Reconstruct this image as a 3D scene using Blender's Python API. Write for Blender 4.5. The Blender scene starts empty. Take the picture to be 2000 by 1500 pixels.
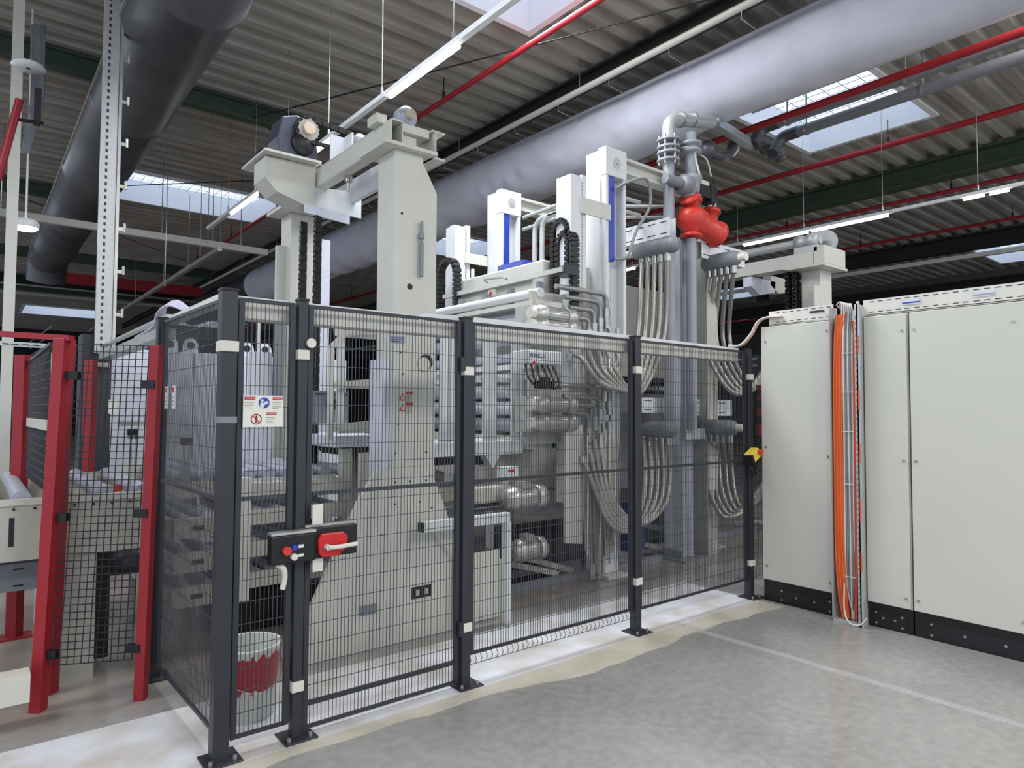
import bpy, math, random
from mathutils import Vector as V, Matrix
S = bpy.context.scene
COL = S.collection
R = math.radians
random.seed(7)
# ---------------------------------------------------------------- camera, world, lights, exposure
FPX, EYE = 1313.0, 1.6
_p, _r, _y = R(2.25), R(.3), R(51.1)
_fw = V((math.cos(_y), math.sin(_y), 0)); _rt = V((math.sin(_y), -math.cos(_y), 0)); _up = V((0, 0, 1))
CF = _fw*math.cos(_p) + _up*math.sin(_p); _u = _up*math.cos(_p) - _fw*math.sin(_p)
CR = _rt*math.cos(_r) + _u*math.sin(_r); CU = _u*math.cos(_r) - _rt*math.sin(_r)
CC = V((0, 0, EYE))
cam = bpy.data.objects.new('camera', bpy.data.cameras.new('camera')); COL.objects.link(cam)
m = Matrix((CR, CU, -CF)).transposed().to_4x4(); m.translation = CC
cam.matrix_world = m
cam.data.sensor_width = 36; cam.data.lens = 36*FPX/2000; cam.data.clip_end = 200; cam.data.clip_start = .05
S.camera = cam
def _ray(x, y): return CF + CR*((x-1000)/FPX) - CU*((y-750)/FPX)
def aX(x, y, v): d = _ray(x, y); return CC + d*(v/d.x)          # point on a wall-like plane X = v
def aY(x, y, v): d = _ray(x, y); return CC + d*(v/d.y)
def aZ(x, y, v): d = _ray(x, y); return CC + d*((v-EYE)/d.z)

w = bpy.data.worlds.new('sky'); S.world = w; w.use_nodes = True
bg = w.node_tree.nodes['Background']; bg.inputs[0].default_value = (.74, .84, 1.0, 1); bg.inputs[1].default_value = 1.0
def area(name, loc, size, power, color=(1, .98, .95), rot=(0, 0, 0), sy=None):
    l = bpy.data.lights.new(name, 'AREA'); l.energy = power; l.color = color; l.shape = 'RECTANGLE'; l.size = size; l.size_y = sy or size
    o = bpy.data.objects.new(name, l); COL.objects.link(o); o.location = loc; o.rotation_euler = rot; return o
area('roof_fill_light', (3.5, 4.9, 5.9), 2.8, 200, (.92, .95, 1), sy=1.8)  # added fill lamps below the deck, out of view, for unseen roof lights
area('roof_fill_light', (-3.5, 4.5, 5.9), 2.8, 160, (.95, .97, 1), sy=1.8)
area('roof_fill_light', (3.2, -3.5, 5.9), 2.8, 270, (1, .98, .95), sy=1.8)
area('roof_fill_light', (7.6, .6, 5.9), 2.8, 170, (1, .98, .95), sy=1.8)  # extra fill added to brighten the press front; no roof light here
area('roof_fill_light', (9.5, -3.5, 5.9), 2.8, 150, (1, .98, .95), sy=1.8)
area('roof_fill_light', (-3.5, -4.5, 5.9), 2.8, 260, (1, .98, .95), sy=1.8)
area('roof_fill_light', (-3.5, 14.5, 5.9), 2.8, 260, (.92, .95, 1), sy=1.8)
area('roof_fill_light', (15.5, -3.5, 5.9), 2.8, 300, (.92, .95, 1), sy=1.8)
S.view_settings.view_transform = 'Standard'; S.view_settings.look = 'None'
S.view_settings.gamma = 1; S.view_settings.use_curve_mapping = False
S.view_settings.exposure = .6
# ---------------------------------------------------------------- materials
def lin(c): return tuple(((v/255)/12.92 if v/255 <= .04045 else ((v/255+.055)/1.055)**2.4) for v in c)
MATS = {}
def mat(name, c, rough=.5, metal=0., var=.06, scale=6., bump=0., emit=None, estr=0., spec=.4, c2=None, mix=(.45, .62), stretch=None):
    if name in MATS: return MATS[name]
    m = bpy.data.materials.new(name); m.use_nodes = True; nt = m.node_tree; b = nt.nodes['Principled BSDF']
    L = lin(c); b.inputs['Roughness'].default_value = rough; b.inputs['Metallic'].default_value = metal
    b.inputs['Specular IOR Level'].default_value = spec
    tc = nt.nodes.new('ShaderNodeTexCoord'); nz = nt.nodes.new('ShaderNodeTexNoise'); nz.inputs['Scale'].default_value = scale
    nz.inputs['Detail'].default_value = 6
    if stretch:
        mp = nt.nodes.new('ShaderNodeMapping'); mp.inputs['Scale'].default_value = stretch
        nt.links.new(tc.outputs['Object'], mp.inputs[0]); nt.links.new(mp.outputs[0], nz.inputs['Vector'])
    else: nt.links.new(tc.outputs['Object'], nz.inputs['Vector'])
    cr = nt.nodes.new('ShaderNodeValToRGB'); cr.color_ramp.elements[0].position = mix[0]-.15; cr.color_ramp.elements[1].position = mix[1]+.1
    k = 1-var*2; D = lin(c2) if c2 else tuple(v*k for v in L)
    cr.color_ramp.elements[0].color = (*D, 1); cr.color_ramp.elements[1].color = (*[min(1, v*(1+var*.4)) for v in L], 1)
    nt.links.new(nz.outputs['Fac'], cr.inputs[0]); nt.links.new(cr.outputs[0], b.inputs['Base Color'])
    if bump:
        bp = nt.nodes.new('ShaderNodeBump'); bp.inputs['Strength'].default_value = bump; bp.inputs['Distance'].default_value = .01
        nt.links.new(nz.outputs['Fac'], bp.inputs['Height']); nt.links.new(bp.outputs[0], b.inputs['Normal'])
    if emit:
        b.inputs['Emission Color'].default_value = (*lin(emit), 1); b.inputs['Emission Strength'].default_value = estr
    MATS[name] = m; return m
CREAM = mat('cream_paint', (200, 200, 190), .42, var=.03)
CREAM2 = mat('cream_paint_dirty', (188, 187, 176), .5, var=.07, scale=3)
WHITE = mat('white_paint', (214, 216, 217), .4, var=.03)
PANEL = mat('light_panel', (199, 199, 189), .38, var=.02, scale=1.5)
LAV = mat('pale_blue_panel', (206, 209, 220), .4, var=.02)
GREY = mat('grey_paint', (126, 129, 136), .42, var=.05)
BGREY = mat('blue_grey_pipe', (150, 153, 161), .35, var=.04)
DUCTG = mat('galvanised_duct', (92, 93, 98), .42, .45, var=.12, scale=2.5)
STEEL = mat('steel', (176, 176, 172), .3, .75, var=.08, scale=20)
ALU = mat('aluminium', (184, 184, 178), .35, .55, var=.06, scale=14)
ZINC = mat('zinc_tray', (186, 188, 188), .45, .35, var=.07, scale=30)
ROLLER = mat('roller_tube', (172, 176, 188), .33, .1, var=.05)
DARK = mat('anthracite_paint', (48, 50, 56), .42, var=.05)
WIRE = mat('anthracite_wire', (74, 76, 80), .32, .3, var=.02)
BLACK = mat('black_plastic', (22, 22, 24), .45, var=.05)
BWIRE = mat('black_wire', (24, 24, 26), .4, var=.02)
RED = mat('red_paint', (150, 32, 42), .42, var=.06)
DRED = mat('red_pipe_paint', (160, 34, 42), .45, var=.08)
VRED = mat('valve_red', (205, 60, 48), .38, var=.08, scale=25, bump=.3)
BLUE = mat('blue_cylinder', (42, 66, 168), .3, var=.04)
DBLUE = mat('dark_blue', (28, 36, 92), .4)
ORANGE = mat('orange_cable', (216, 98, 46), .45, var=.04)
YEL = mat('yellow_plastic', (226, 198, 70), .4)
GCABLE = mat('grey_cable', (136, 138, 140), .5, var=.12)
WCABLE = mat('white_cable', (210, 206, 200), .5)
CP_ = mat('conduit_grey', (150, 150, 148), .35, .5)
CHAIN = mat('oiled_chain', (44, 42, 42), .4, .5, var=.2, scale=60)
CHAINP = mat('black_energy_chain', (38, 38, 38), .5)
GREEN = mat('green_beam_paint', (62, 80, 64), .5, var=.1)
BEAM = mat('dark_beam_paint', (46, 45, 44), .6, var=.15)
WALLM = mat('dark_wall', (44, 42, 40), .8, var=.2, scale=1)
FABRIC = mat('white_duct_fabric', (206, 207, 220), .85, var=.05, scale=3, bump=.5)
BROWN = mat('floor_steel', (92, 76, 66), .6, .2, var=.3)
PLASTW = mat('white_plastic', (214, 212, 200), .4, var=.04)
PRINT = mat('grey_print', (150, 148, 140), .6)
PRED = mat('print_red', (190, 44, 50), .5)
LAMP = mat('lamp_tube', (255, 255, 250), .5, emit=(255, 252, 244), estr=7)
BEAC = mat('beacon_red', (224, 60, 40), .3, emit=(240, 60, 30), estr=.6)
BUCK = mat('bucket_white', (206, 207, 202), .4, var=.04)
HOSE = mat('braided_hose', (176, 174, 168), .38, .5, var=.22, scale=120)

def two_tone(name, fn):
    m = bpy.data.materials.new(name); m.use_nodes = True; fn(m.node_tree, m.node_tree.nodes['Principled BSDF']); return m
def _floor(nt, b):
    N = nt.nodes.new; L = nt.links.new
    tc = N('ShaderNodeTexCoord'); sp = N('ShaderNodeSeparateXYZ'); L(tc.outputs['Object'], sp.inputs[0])
    def noise(sc, det=6, st=None):
        n = N('ShaderNodeTexNoise'); n.inputs['Scale'].default_value = sc; n.inputs['Detail'].default_value = det
        if st:
            mp = N('ShaderNodeMapping'); mp.inputs['Scale'].default_value = st; L(tc.outputs['Object'], mp.inputs[0]); L(mp.outputs[0], n.inputs['Vector'])
        else: L(tc.outputs['Object'], n.inputs['Vector'])
        return n
    def ramp(src, a, b2, ca, cb):
        c = N('ShaderNodeValToRGB'); c.color_ramp.elements[0].position = a; c.color_ramp.elements[1].position = b2
        c.color_ramp.elements[0].color = (*lin(ca), 1); c.color_ramp.elements[1].color = (*lin(cb), 1); L(src, c.inputs[0]); return c
    n1 = noise(.9); n2 = noise(18, 8); n3 = noise(2.2, 8, (1, 1, 1))
    base = ramp(n1.outputs[0], .3, .75, (142, 141, 138), (166, 165, 161))
    fine = ramp(n2.outputs[0], .3, .7, (228, 228, 228), (255, 255, 255))
    mx = N('ShaderNodeMix'); mx.data_type = 'RGBA'; mx.blend_type = 'MULTIPLY'; mx.inputs[0].default_value = 1
    L(base.outputs[0], mx.inputs[6]); L(fine.outputs[0], mx.inputs[7])
    # dirty machine bay beyond Y = 3.7: brownish oily stains
    dirt = ramp(n3.outputs[0], .36, .66, (128, 124, 118), (160, 146, 136))
    def step(sock, lo, hi):
        r = N('ShaderNodeMapRange'); r.interpolation_type = 'SMOOTHSTEP'; r.inputs[1].default_value = lo; r.inputs[2].default_value = hi; L(sock, r.inputs[0]); return r
    wob = N('ShaderNodeMath'); wob.operation = 'MULTIPLY_ADD'; L(n3.outputs[0], wob.inputs[0]); wob.inputs[1].default_value = .25; L(sp.outputs[1], wob.inputs[2])
    s1 = step(wob.outputs[0], 4.0, 4.6)
    m2 = N('ShaderNodeMix'); m2.data_type = 'RGBA'; L(s1.outputs[0], m2.inputs[0]); L(mx.outputs[2], m2.inputs[6]); L(dirt.outputs[0], m2.inputs[7])
    L(m2.outputs[2], b.inputs['Base Color'])
    rr = ramp(n1.outputs[0], .3, .7, (110, 110, 110), (165, 165, 165)); L(rr.outputs[0], b.inputs['Roughness'])
    b.inputs['Specular IOR Level'].default_value = .45
FLOOR = two_tone('sealed_concrete', _floor)
def _deck(nt, b):
    N = nt.nodes.new; L = nt.links.new
    tc = N('ShaderNodeTexCoord'); n = N('ShaderNodeTexNoise'); mp = N('ShaderNodeMapping'); mp.inputs['Scale'].default_value = (.4, 3, 3)
    L(tc.outputs['Object'], mp.inputs[0]); L(mp.outputs[0], n.inputs['Vector']); n.inputs['Scale'].default_value = 2; n.inputs['Detail'].default_value = 8
    c = N('ShaderNodeValToRGB'); c.color_ramp.elements[0].position = .35; c.color_ramp.elements[1].position = .7
    c.color_ramp.elements[0].color = (*lin((150, 145, 137)), 1); c.color_ramp.elements[1].color = (*lin((182, 177, 169)), 1)
    L(n.outputs[0], c.inputs[0]); L(c.outputs[0], b.inputs['Base Color']); b.inputs['Roughness'].default_value = .55
DECK = two_tone('trapezoid_deck', _deck)
def _bucket(nt, b):
    N = nt.nodes.new; L = nt.links.new
    tc = N('ShaderNodeTexCoord'); sp = N('ShaderNodeSeparateXYZ'); L(tc.outputs['Object'], sp.inputs[0])
    n = N('ShaderNodeTexNoise'); mp = N('ShaderNodeMapping'); mp.inputs['Scale'].default_value = (14, 14, 3)
    L(tc.outputs['Object'], mp.inputs[0]); L(mp.outputs[0], n.inputs['Vector']); n.inputs['Scale'].default_value = 2; n.inputs['Detail'].default_value = 4
    a = N('ShaderNodeMath'); a.operation = 'MULTIPLY_ADD'; L(n.outputs[0], a.inputs[0]); a.inputs[1].default_value = .14; L(sp.outputs[2], a.inputs[2])
    c = N('ShaderNodeValToRGB'); c.color_ramp.interpolation = 'CONSTANT'; e = c.color_ramp.elements
    e[0].position = 0; e[0].color = (*lin((206, 207, 200)), 1); e[1].position = .23; e[1].color = (*lin((170, 30, 44)), 1)
    x = e.new(.405); x.color = (*lin((208, 209, 203)), 1)
    L(a.outputs[0], c.inputs[0]); L(c.outputs[0], b.inputs['Base Color']); b.inputs['Roughness'].default_value = .4
BUCKET = two_tone('red_banded_bucket', _bucket)
def _pane(nt, b):
    N = nt.nodes.new; L = nt.links.new
    out = nt.nodes['Material Output']; t = N('ShaderNodeBsdfTransparent'); d = N('ShaderNodeBsdfTranslucent'); mx = N('ShaderNodeMixShader')
    t.inputs[0].default_value = (.95, .98, 1, 1); d.inputs[0].default_value = (.95, .97, 1, 1); mx.inputs[0].default_value = .5
    L(t.outputs[0], mx.inputs[1]); L(d.outputs[0], mx.inputs[2]); L(mx.outputs[0], out.inputs[0])
PANE = two_tone('skylight_pane', _pane)

# ---------------------------------------------------------------- mesh helper
class MB:
    def __init__(s): s.v = []; s.f = []; s.sm = []
    def add(s, vs, fs, smooth=False):
        n = len(s.v); s.v += [tuple(q) for q in vs]; s.f += [[n+i for i in f] for f in fs]; s.sm += [smooth]*len(fs); return s
    def box(s, x0, x1, y0, y1, z0, z1):
        if x0 > x1: x0, x1 = x1, x0
        if y0 > y1: y0, y1 = y1, y0
        if z0 > z1: z0, z1 = z1, z0
        return s.add([(x0, y0, z0), (x1, y0, z0), (x1, y1, z0), (x0, y1, z0), (x0, y0, z1), (x1, y0, z1), (x1, y1, z1), (x0, y1, z1)],
                     [(0, 3, 2, 1), (4, 5, 6, 7), (0, 1, 5, 4), (1, 2, 6, 5), (2, 3, 7, 6), (3, 0, 4, 7)])
    def bar(s, a, b, w, h, up=(0, 0, 1)):
        a = V(a); b = V(b); d = (b-a).normalized(); u = V(up)
        if abs(d.dot(u)) > .95: u = V((1, 0, 0))
        r = d.cross(u).normalized(); u = r.cross(d)
        c = [r*(-w/2)-u*(h/2), r*(w/2)-u*(h/2), r*(w/2)+u*(h/2), r*(-w/2)+u*(h/2)]
        return s.add([a+q for q in c]+[b+q for q in c], [(0, 1, 2, 3), (7, 6, 5, 4), (0, 4, 5, 1), (1, 5, 6, 2), (2, 6, 7, 3), (3, 7, 4, 0)])
    def cyl(s, a, b, r, n=16, r2=None, caps=True):
        a = V(a); b = V(b); d = (b-a).normalized(); u = V((0, 0, 1)) if abs(d.z) < .9 else V((1, 0, 0)); p = d.cross(u).normalized(); q = d.cross(p)
        r2 = r if r2 is None else r2
        ra = [a+(p*math.cos(t)+q*math.sin(t))*r for t in [2*math.pi*i/n for i in range(n)]]
        rb = [b+(p*math.cos(t)+q*math.sin(t))*r2 for t in [2*math.pi*i/n for i in range(n)]]
        s.add(ra+rb, [(i, (i+1) % n, n+(i+1) % n, n+i) for i in range(n)], True)
        if caps: s.add(ra, [tuple(range(n))[::-1]]); s.add(rb, [tuple(range(n))])
        return s
    def lathe(s, a, b, prof, n=20):          # prof: (t along a->b in metres, radius)
        a = V(a); d = (V(b)-a).normalized(); u = V((0, 0, 1)) if abs(d.z) < .9 else V((1, 0, 0)); p = d.cross(u).normalized(); q = d.cross(p)
        vs = []; fs = []
        for t, r in prof: vs += [a+d*t+(p*math.cos(2*math.pi*i/n)+q*math.sin(2*math.pi*i/n))*max(r, 1e-4) for i in range(n)]
        for k in range(len(prof)-1): fs += [(k*n+i, k*n+(i+1) % n, (k+1)*n+(i+1) % n, (k+1)*n+i) for i in range(n)]
        return s.add(vs, fs, True)
    def tube(s, pts, r, n=10, caps=True):
        pts = [V(p) for p in pts]; vs = []; fs = []
        d = (pts[1]-pts[0]).normalized(); u = V((0, 0, 1)) if abs(d.z) < .9 else V((1, 0, 0)); p = d.cross(u).normalized()
        for i, P in enumerate(pts):
            d = (pts[min(i+1, len(pts)-1)]-pts[max(i-1, 0)]).normalized()
            p = (p-d*p.dot(d)).normalized(); q = d.cross(p)
            rr = r(i/(len(pts)-1)) if callable(r) else r
            vs += [P+(p*math.cos(2*math.pi*k/n)+q*math.sin(2*math.pi*k/n))*rr for k in range(n)]
        for i in range(len(pts)-1): fs += [(i*n+k, i*n+(k+1) % n, (i+1)*n+(k+1) % n, (i+1)*n+k) for k in range(n)]
        s.add(vs, fs, n > 4)
        if caps: s.add(vs[:n], [tuple(range(n))[::-1]]); s.add(vs[-n:], [tuple(range(n))])
        return s
    def prism(s, poly, ax, a, b):            # poly in the two other axes, extruded from a to b along ax
        def P(u, v, t): return {'x': (t, u, v), 'y': (u, t, v), 'z': (u, v, t)}[ax]
        n = len(poly)
        return s.add([P(u, v, a) for u, v in poly]+[P(u, v, b) for u, v in poly],
                     [tuple(range(n)), tuple(range(n, 2*n))[::-1]]+[(i, n+i, n+(i+1) % n, (i+1) % n) for i in range(n)])
    def ball(s, c, r, n=14, sc=(1, 1, 1)):
        c = V(c); vs = []; fs = []; k = n//2
        for j in range(k+1):
            for i in range(n):
                t = math.pi*j/k; vs.append(c+V((r*sc[0]*math.sin(t)*math.cos(2*math.pi*i/n), r*sc[1]*math.sin(t)*math.sin(2*math.pi*i/n), r*sc[2]*math.cos(t))))
        for j in range(k): fs += [(j*n+i, j*n+(i+1) % n, (j+1)*n+(i+1) % n, (j+1)*n+i) for i in range(n)]
        return s.add(vs, fs, True)
    def build(s, name, material, parent=None, bevel=0., loc=None):
        o0 = V(parent_world(parent)) if parent else (V(loc) if loc is not None else V((0, 0, 0)))
        me = bpy.data.meshes.new(name); me.from_pydata([V(p)-o0 for p in s.v], [], s.f); me.validate()
        if len(me.polygons) == len(s.sm): me.polygons.foreach_set('use_smooth', s.sm)
        me.materials.append(material)
        import bmesh
        b = bmesh.new(); b.from_mesh(me); bmesh.ops.recalc_face_normals(b, faces=b.faces); b.to_mesh(me); b.free()
        o = bpy.data.objects.new(name, me); COL.objects.link(o)
        if parent: o.parent = parent
        else: o.location = o0
        if bevel:
            md = o.modifiers.new('bevel', 'BEVEL'); md.width = bevel; md.segments = 2; md.limit_method = 'ANGLE'
        return o
def parent_world(o):
    p = V((0, 0, 0))
    while o: p += o.location; o = o.parent
    return p
def tag(o, label, cat, group=None, kind=None):
    if label: o['label'] = label
    if cat: o['category'] = cat
    if group: o['group'] = group
    if kind: o['kind'] = kind
    return o
def thing(name, loc, label, cat, group=None):
    o = bpy.data.objects.new(name, None); COL.objects.link(o); o.location = loc; o.empty_display_size = .1; return tag(o, label, cat, group)
def copy_tree(o, parent=None):
    c = o.copy(); COL.objects.link(c); c.parent = parent
    for ch in [q for q in bpy.data.objects if q.parent == o]: copy_tree(ch, c)
    return c
def struct(name, mb, material, bevel=0): return tag(mb.build(name, material, bevel=bevel), None, None, kind='structure')
def fillet(pts, r, n=6):
    pts = [V(p) for p in pts]; out = [pts[0]]
    for i in range(1, len(pts)-1):
        a, b, c = pts[i-1], pts[i], pts[i+1]; d1 = (a-b); d2 = (c-b); k = min(r, d1.length*.49, d2.length*.49)
        p = b+d1.normalized()*k; q = b+d2.normalized()*k
        for j in range(n+1):
            t = j/n; out.append(p*(1-t)**2+b*2*t*(1-t)+q*t*t)
    out.append(pts[-1]); return out
def spline(pts, n=10):
    pts = [V(p) for p in pts]; P = [pts[0]*2-pts[1]]+pts+[pts[-1]*2-pts[-2]]; out = []
    for i in range(1, len(P)-2):
        a, b, c, d = P[i-1:i+3]
        for j in range(n):
            t = j/n; out.append((b*2+(c-a)*t+(a*2-b*5+c*4-d)*t*t+(b*3-a-c*3+d)*t**3)*.5)
    out.append(pts[-1]); return out
def text(body, size, loc, rot, material, name, parent, ext=.001):
    cu = bpy.data.curves.new(name, 'FONT'); cu.body = body; cu.size = size; cu.extrude = ext; cu.align_x = 'CENTER'; cu.align_y = 'CENTER'
    t = bpy.data.objects.new(name, cu); COL.objects.link(t)
    me = bpy.data.meshes.new_from_object(t.evaluated_get(bpy.context.evaluated_depsgraph_get())) if False else None
    bpy.context.view_layer.update(); dg = bpy.context.evaluated_depsgraph_get(); me = bpy.data.meshes.new_from_object(t.evaluated_get(dg))
    bpy.data.objects.remove(t); me.materials.clear(); me.materials.append(material)
    o = bpy.data.objects.new(name, me); COL.objects.link(o); o.parent = parent
    o.location = V(loc)-parent_world(parent); o.rotation_euler = rot; return o
FRONT = (R(90), 0, 0)          # text facing -Y
FACEX = (R(90), 0, R(-90))     # text facing -X

# ================================================================ SETTING
struct('floor', MB().box(-14, 40, -12, 48, -.2, 0), FLOOR)
# pale screed strip under the fence
def _strip(nt, b):
    N = nt.nodes.new; L = nt.links.new
    tc = N('ShaderNodeTexCoord'); n = N('ShaderNodeTexNoise'); n.inputs['Scale'].default_value = 3; n.inputs['Detail'].default_value = 9; L(tc.outputs['Object'], n.inputs['Vector'])
    c = N('ShaderNodeValToRGB'); c.color_ramp.elements[0].position = .3; c.color_ramp.elements[1].position = .62
    c.color_ramp.elements[0].color = (*lin((176, 168, 156)), 1); c.color_ramp.elements[1].color = (*lin((206, 208, 214)), 1)
    L(n.outputs[0], c.inputs[0]); L(c.outputs[0], b.inputs['Base Color']); b.inputs['Roughness'].default_value = .5
STRIP = two_tone('pale_screed', _strip)
def _strip2(nt, b):
    _strip(nt, b)
    r = [n for n in nt.nodes if n.type == 'VALTORGB'][0].color_ramp.elements
    r[0].color = (*lin((168, 160, 142)), 1); r[1].color = (*lin((196, 190, 176)), 1)
STRIP2 = two_tone('worn_beige_screed', _strip2)
sm = MB(); random.seed(3)
ys = []
struct('trim_1', MB().box(-2, 5.25, 3.18, 3.95, 0, .004), STRIP)
up = []; lo = []; LO = ((-2, 3.2), (2.46, 3.10), (3.0, 2.96), (3.27, 2.99), (3.74, 3.0), (4.11, 3.04), (4.59, 3.03), (5.25, 2.98))
for i in range(60):
    x = -2+i*7.25/59; up.append((x, 3.18)); y0_ = [a_[1]+(b_[1]-a_[1])*(x-a_[0])/(b_[0]-a_[0]) for a_, b_ in zip(LO, LO[1:]) if a_[0] <= x <= b_[0]+1e-6][0]; lo.append((x, y0_-.05+.012*math.sin(i*1.7)+.02*random.random()))
struct('trim_2', MB().prism(up+lo[::-1], 'z', 0, .003), STRIP2)
# expansion joint with bright metal lips
a = V((4.19, 3.26, 0)); b = V((4.26, .2, 0))
j = MB(); d = (b-a).normalized(); nrm = V((-d.y, d.x, 0))
for k, wd in ((-.018, .006), (0, .006), (.018, .006)): j.bar(a+nrm*k+V((0, 0, .003)), b+nrm*k+V((0, 0, .003)), wd, .006)
struct('trim_3', j, mat('joint_metal', (214, 214, 212), .3, .3, var=.05))
# corrugated roof deck with openings for the roof lights
ZC = 6.0
SKY = [(2.15, 5.05, 14.0, 15.95), (8.0, 10.92, 3.72, 5.55), (8.3, 11.2, 13.9, 15.9), (1.75, 4.7, 35.2, 38.2), (8, 11, 35.5, 38.2),
       (20.5, 23, 13.2, 15.2), (20.6, 23.4, 4.4, 6.2), (2.0, 4.9, 3.95, 5.8), (14.3, 17.2, 24.5, 26.5), (26.5, 29.5, 24.5, 26.5)]
pitch = .32; dk = MB(); y = -8.
segs = []
while y < 46:
    segs += [(y, ZC, y+.12, ZC), (y+.12, ZC, y+.15, ZC+.11), (y+.15, ZC+.11, y+.29, ZC+.11), (y+.29, ZC+.11, y+pitch, ZC)]; y += pitch
for (y0, z0, y1, z1) in segs:
    ym = (y0+y1)/2; xs = [-9]
    for s_ in sorted(q for q in SKY if q[2]-.05 < ym < q[3]+.05): xs += [s_[0]-.05, s_[1]+.05]
    xs.append(38)
    for i in range(0, len(xs), 2):
        dk.add([(xs[i], y0, z0), (xs[i+1], y0, z0), (xs[i+1], y1, z1), (xs[i], y1, z1)], [(0, 1, 2, 3)])
struct('ceiling', dk, DECK)
n = 1
for i, (x0, x1, y0, y1) in enumerate(SKY):
    f = MB(); t = .08; h = .45
    for (a0, a1, b0, b1) in ((x0-t, x0, y0-t, y1+t), (x1, x1+t, y0-t, y1+t), (x0, x1, y0-t, y0), (x0, x1, y1, y1+t)): f.box(a0, a1, b0, b1, ZC-.03, ZC+h)
    o = struct('window_%d' % n, f, mat('roof_light_white', (240, 242, 246), .5, var=.01))
    p = MB().box(x0, x1, y0, y1, ZC+h-.03, ZC+h-.01).build('pane', PANE, o)
    g = MB()
    for k in range(1, 16): g.bar((x0+(x1-x0)*k/16, y0, ZC+h-.06), (x0+(x1-x0)*k/16, y1, ZC+h-.06), .006, .006)
    for k in range(1, 7): g.bar((x0, y0+(y1-y0)*k/7, ZC+h-.06), (x1, y0+(y1-y0)*k/7, ZC+h-.06), .006, .006)
    g.build('safety_grid', GCABLE, o); n += 1
struct('wall_back', MB().box(-14, 40, 46, 46.3, 0, 7), WALLM)
struct('wall_right', MB().box(38, 38.3, -12, 46, 0, 7), WALLM)
# beams
def ibeam(x0, x1, y0, y1, z0, z1, along, fl=.3, t=.03):
    b = MB()
    if along == 'y':
        c = (x0+x1)/2; b.box(c-fl/2, c+fl/2, y0, y1, z0, z0+t).box(c-fl/2, c+fl/2, y0, y1, z1-t, z1).box(c-t/2, c+t/2, y0, y1, z0+t, z1-t)
    else:
        c = (y0+y1)/2; b.box(x0, x1, c-fl/2, c+fl/2, z0, z0+t).box(x0, x1, c-fl/2, c+fl/2, z1-t, z1).box(x0, x1, c-t/2, c+t/2, z0+t, z1-t)
    return b
tag(ibeam(12.8, 13.1, -6, 40, 5.62, 5.97, 'y').build('roof_beam', GREEN, loc=(12.95, 5, 5.3)), 'deep green steel roof beam above the right-hand row of lit lamps', 'beam')
tag(ibeam(6.05, 6.2, -6, 40, 5.78, 5.97, 'y', .16).build('roof_beam', BEAM, loc=(6.45, 5, 5.5)), 'dark roof beam running alongside the white fabric duct', 'beam')
tag(ibeam(18.9, 19.2, -6, 40, 5.6, 5.97, 'y').build('roof_beam', BEAM, loc=(19, 5, 5.3)), 'dark steel roof beam beyond the lit lamps at far right', 'beam')
tag(ibeam(25.2, 25.5, -6, 45, 4.9, 5.97, 'y', .4).build('roof_beam', BEAM, loc=(25, 5, 5.3)), 'deep black roof girder at the far right end of the hall', 'beam')
for yy, lb in ((9.75, 'green steel cross beam above the lifting frame motor'), (15.85, 'green steel cross beam behind the grey round duct'), (22.5, 'dark green cross beam beyond the first left roof light'), (29, 'dark green cross beam in the distance at upper left')):
    tag(ibeam(-8, 1.85 if yy == 15.85 else 5.9, yy-.1, yy+.1, 5.72, 5.97, 'x', .14).build('roof_beam', GREEN, loc=(2, yy, 5.8)), lb, 'beam')
for xx, z0, lb in ((10.86, 5.7, 'thin red sprinkler pipe nearest the green roof beam, on its left'), (13.5, 5.55, 'thin red sprinkler pipe just beyond the green roof beam'), (17.0, 5.7, 'thin red sprinkler pipe far beyond the lit lamp row'), (4.78, 5.7, 'thin red sprinkler pipe passing behind the lifting frame')):
    t = thing('sprinkler_pipe', (xx, 5, z0), lb, 'pipe')
    MB().cyl((xx, -6, z0), (xx, 40, z0), .035 if xx != 10.86 else .045, 10).build('pipe', DRED, t)
    for k in range(-2, 12): MB().cyl((xx, 1.2+k*3.1, z0), (xx, 1.2+k*3.1, 6.1), .008, 6).cyl((xx, 1.2+k*3.1, z0+.03), (xx, 1.2+k*3.1, z0+.12), .018, 8).build('hanger', BLACK, t)
t = thing('sprinkler_pipe', (7.2, 5, 5.4), 'red pipe running below the white fabric duct at upper right', 'pipe')
MB().cyl((7.75, -3, 5.25), (7.75, 7.6, 5.25), .045, 10).build('pipe', DRED, t)
# bracing rods
rd = 0
for (p, q, lb) in (((3.2, 9.75, 5.75), (9, 16, 5.75), 'thin black bracing rod above the left roof light'), ((.2, 15.8, 5.75), (6.2, 22, 5.75), 'thin black bracing rod beyond the left roof light'),
                   ((6.4, 9.75, 5.75), (.6, 15.8, 5.75), 'thin black bracing rod crossing in front of the left roof light'), ((6.3, 2.6, 5.75), (3, 9.75, 5.75), 'thin black bracing rod above the lifting frame')):
    tag(MB().cyl(p, q, .009, 6).build('bracing_rod', BLACK, loc=p), lb, 'rod')
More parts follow.
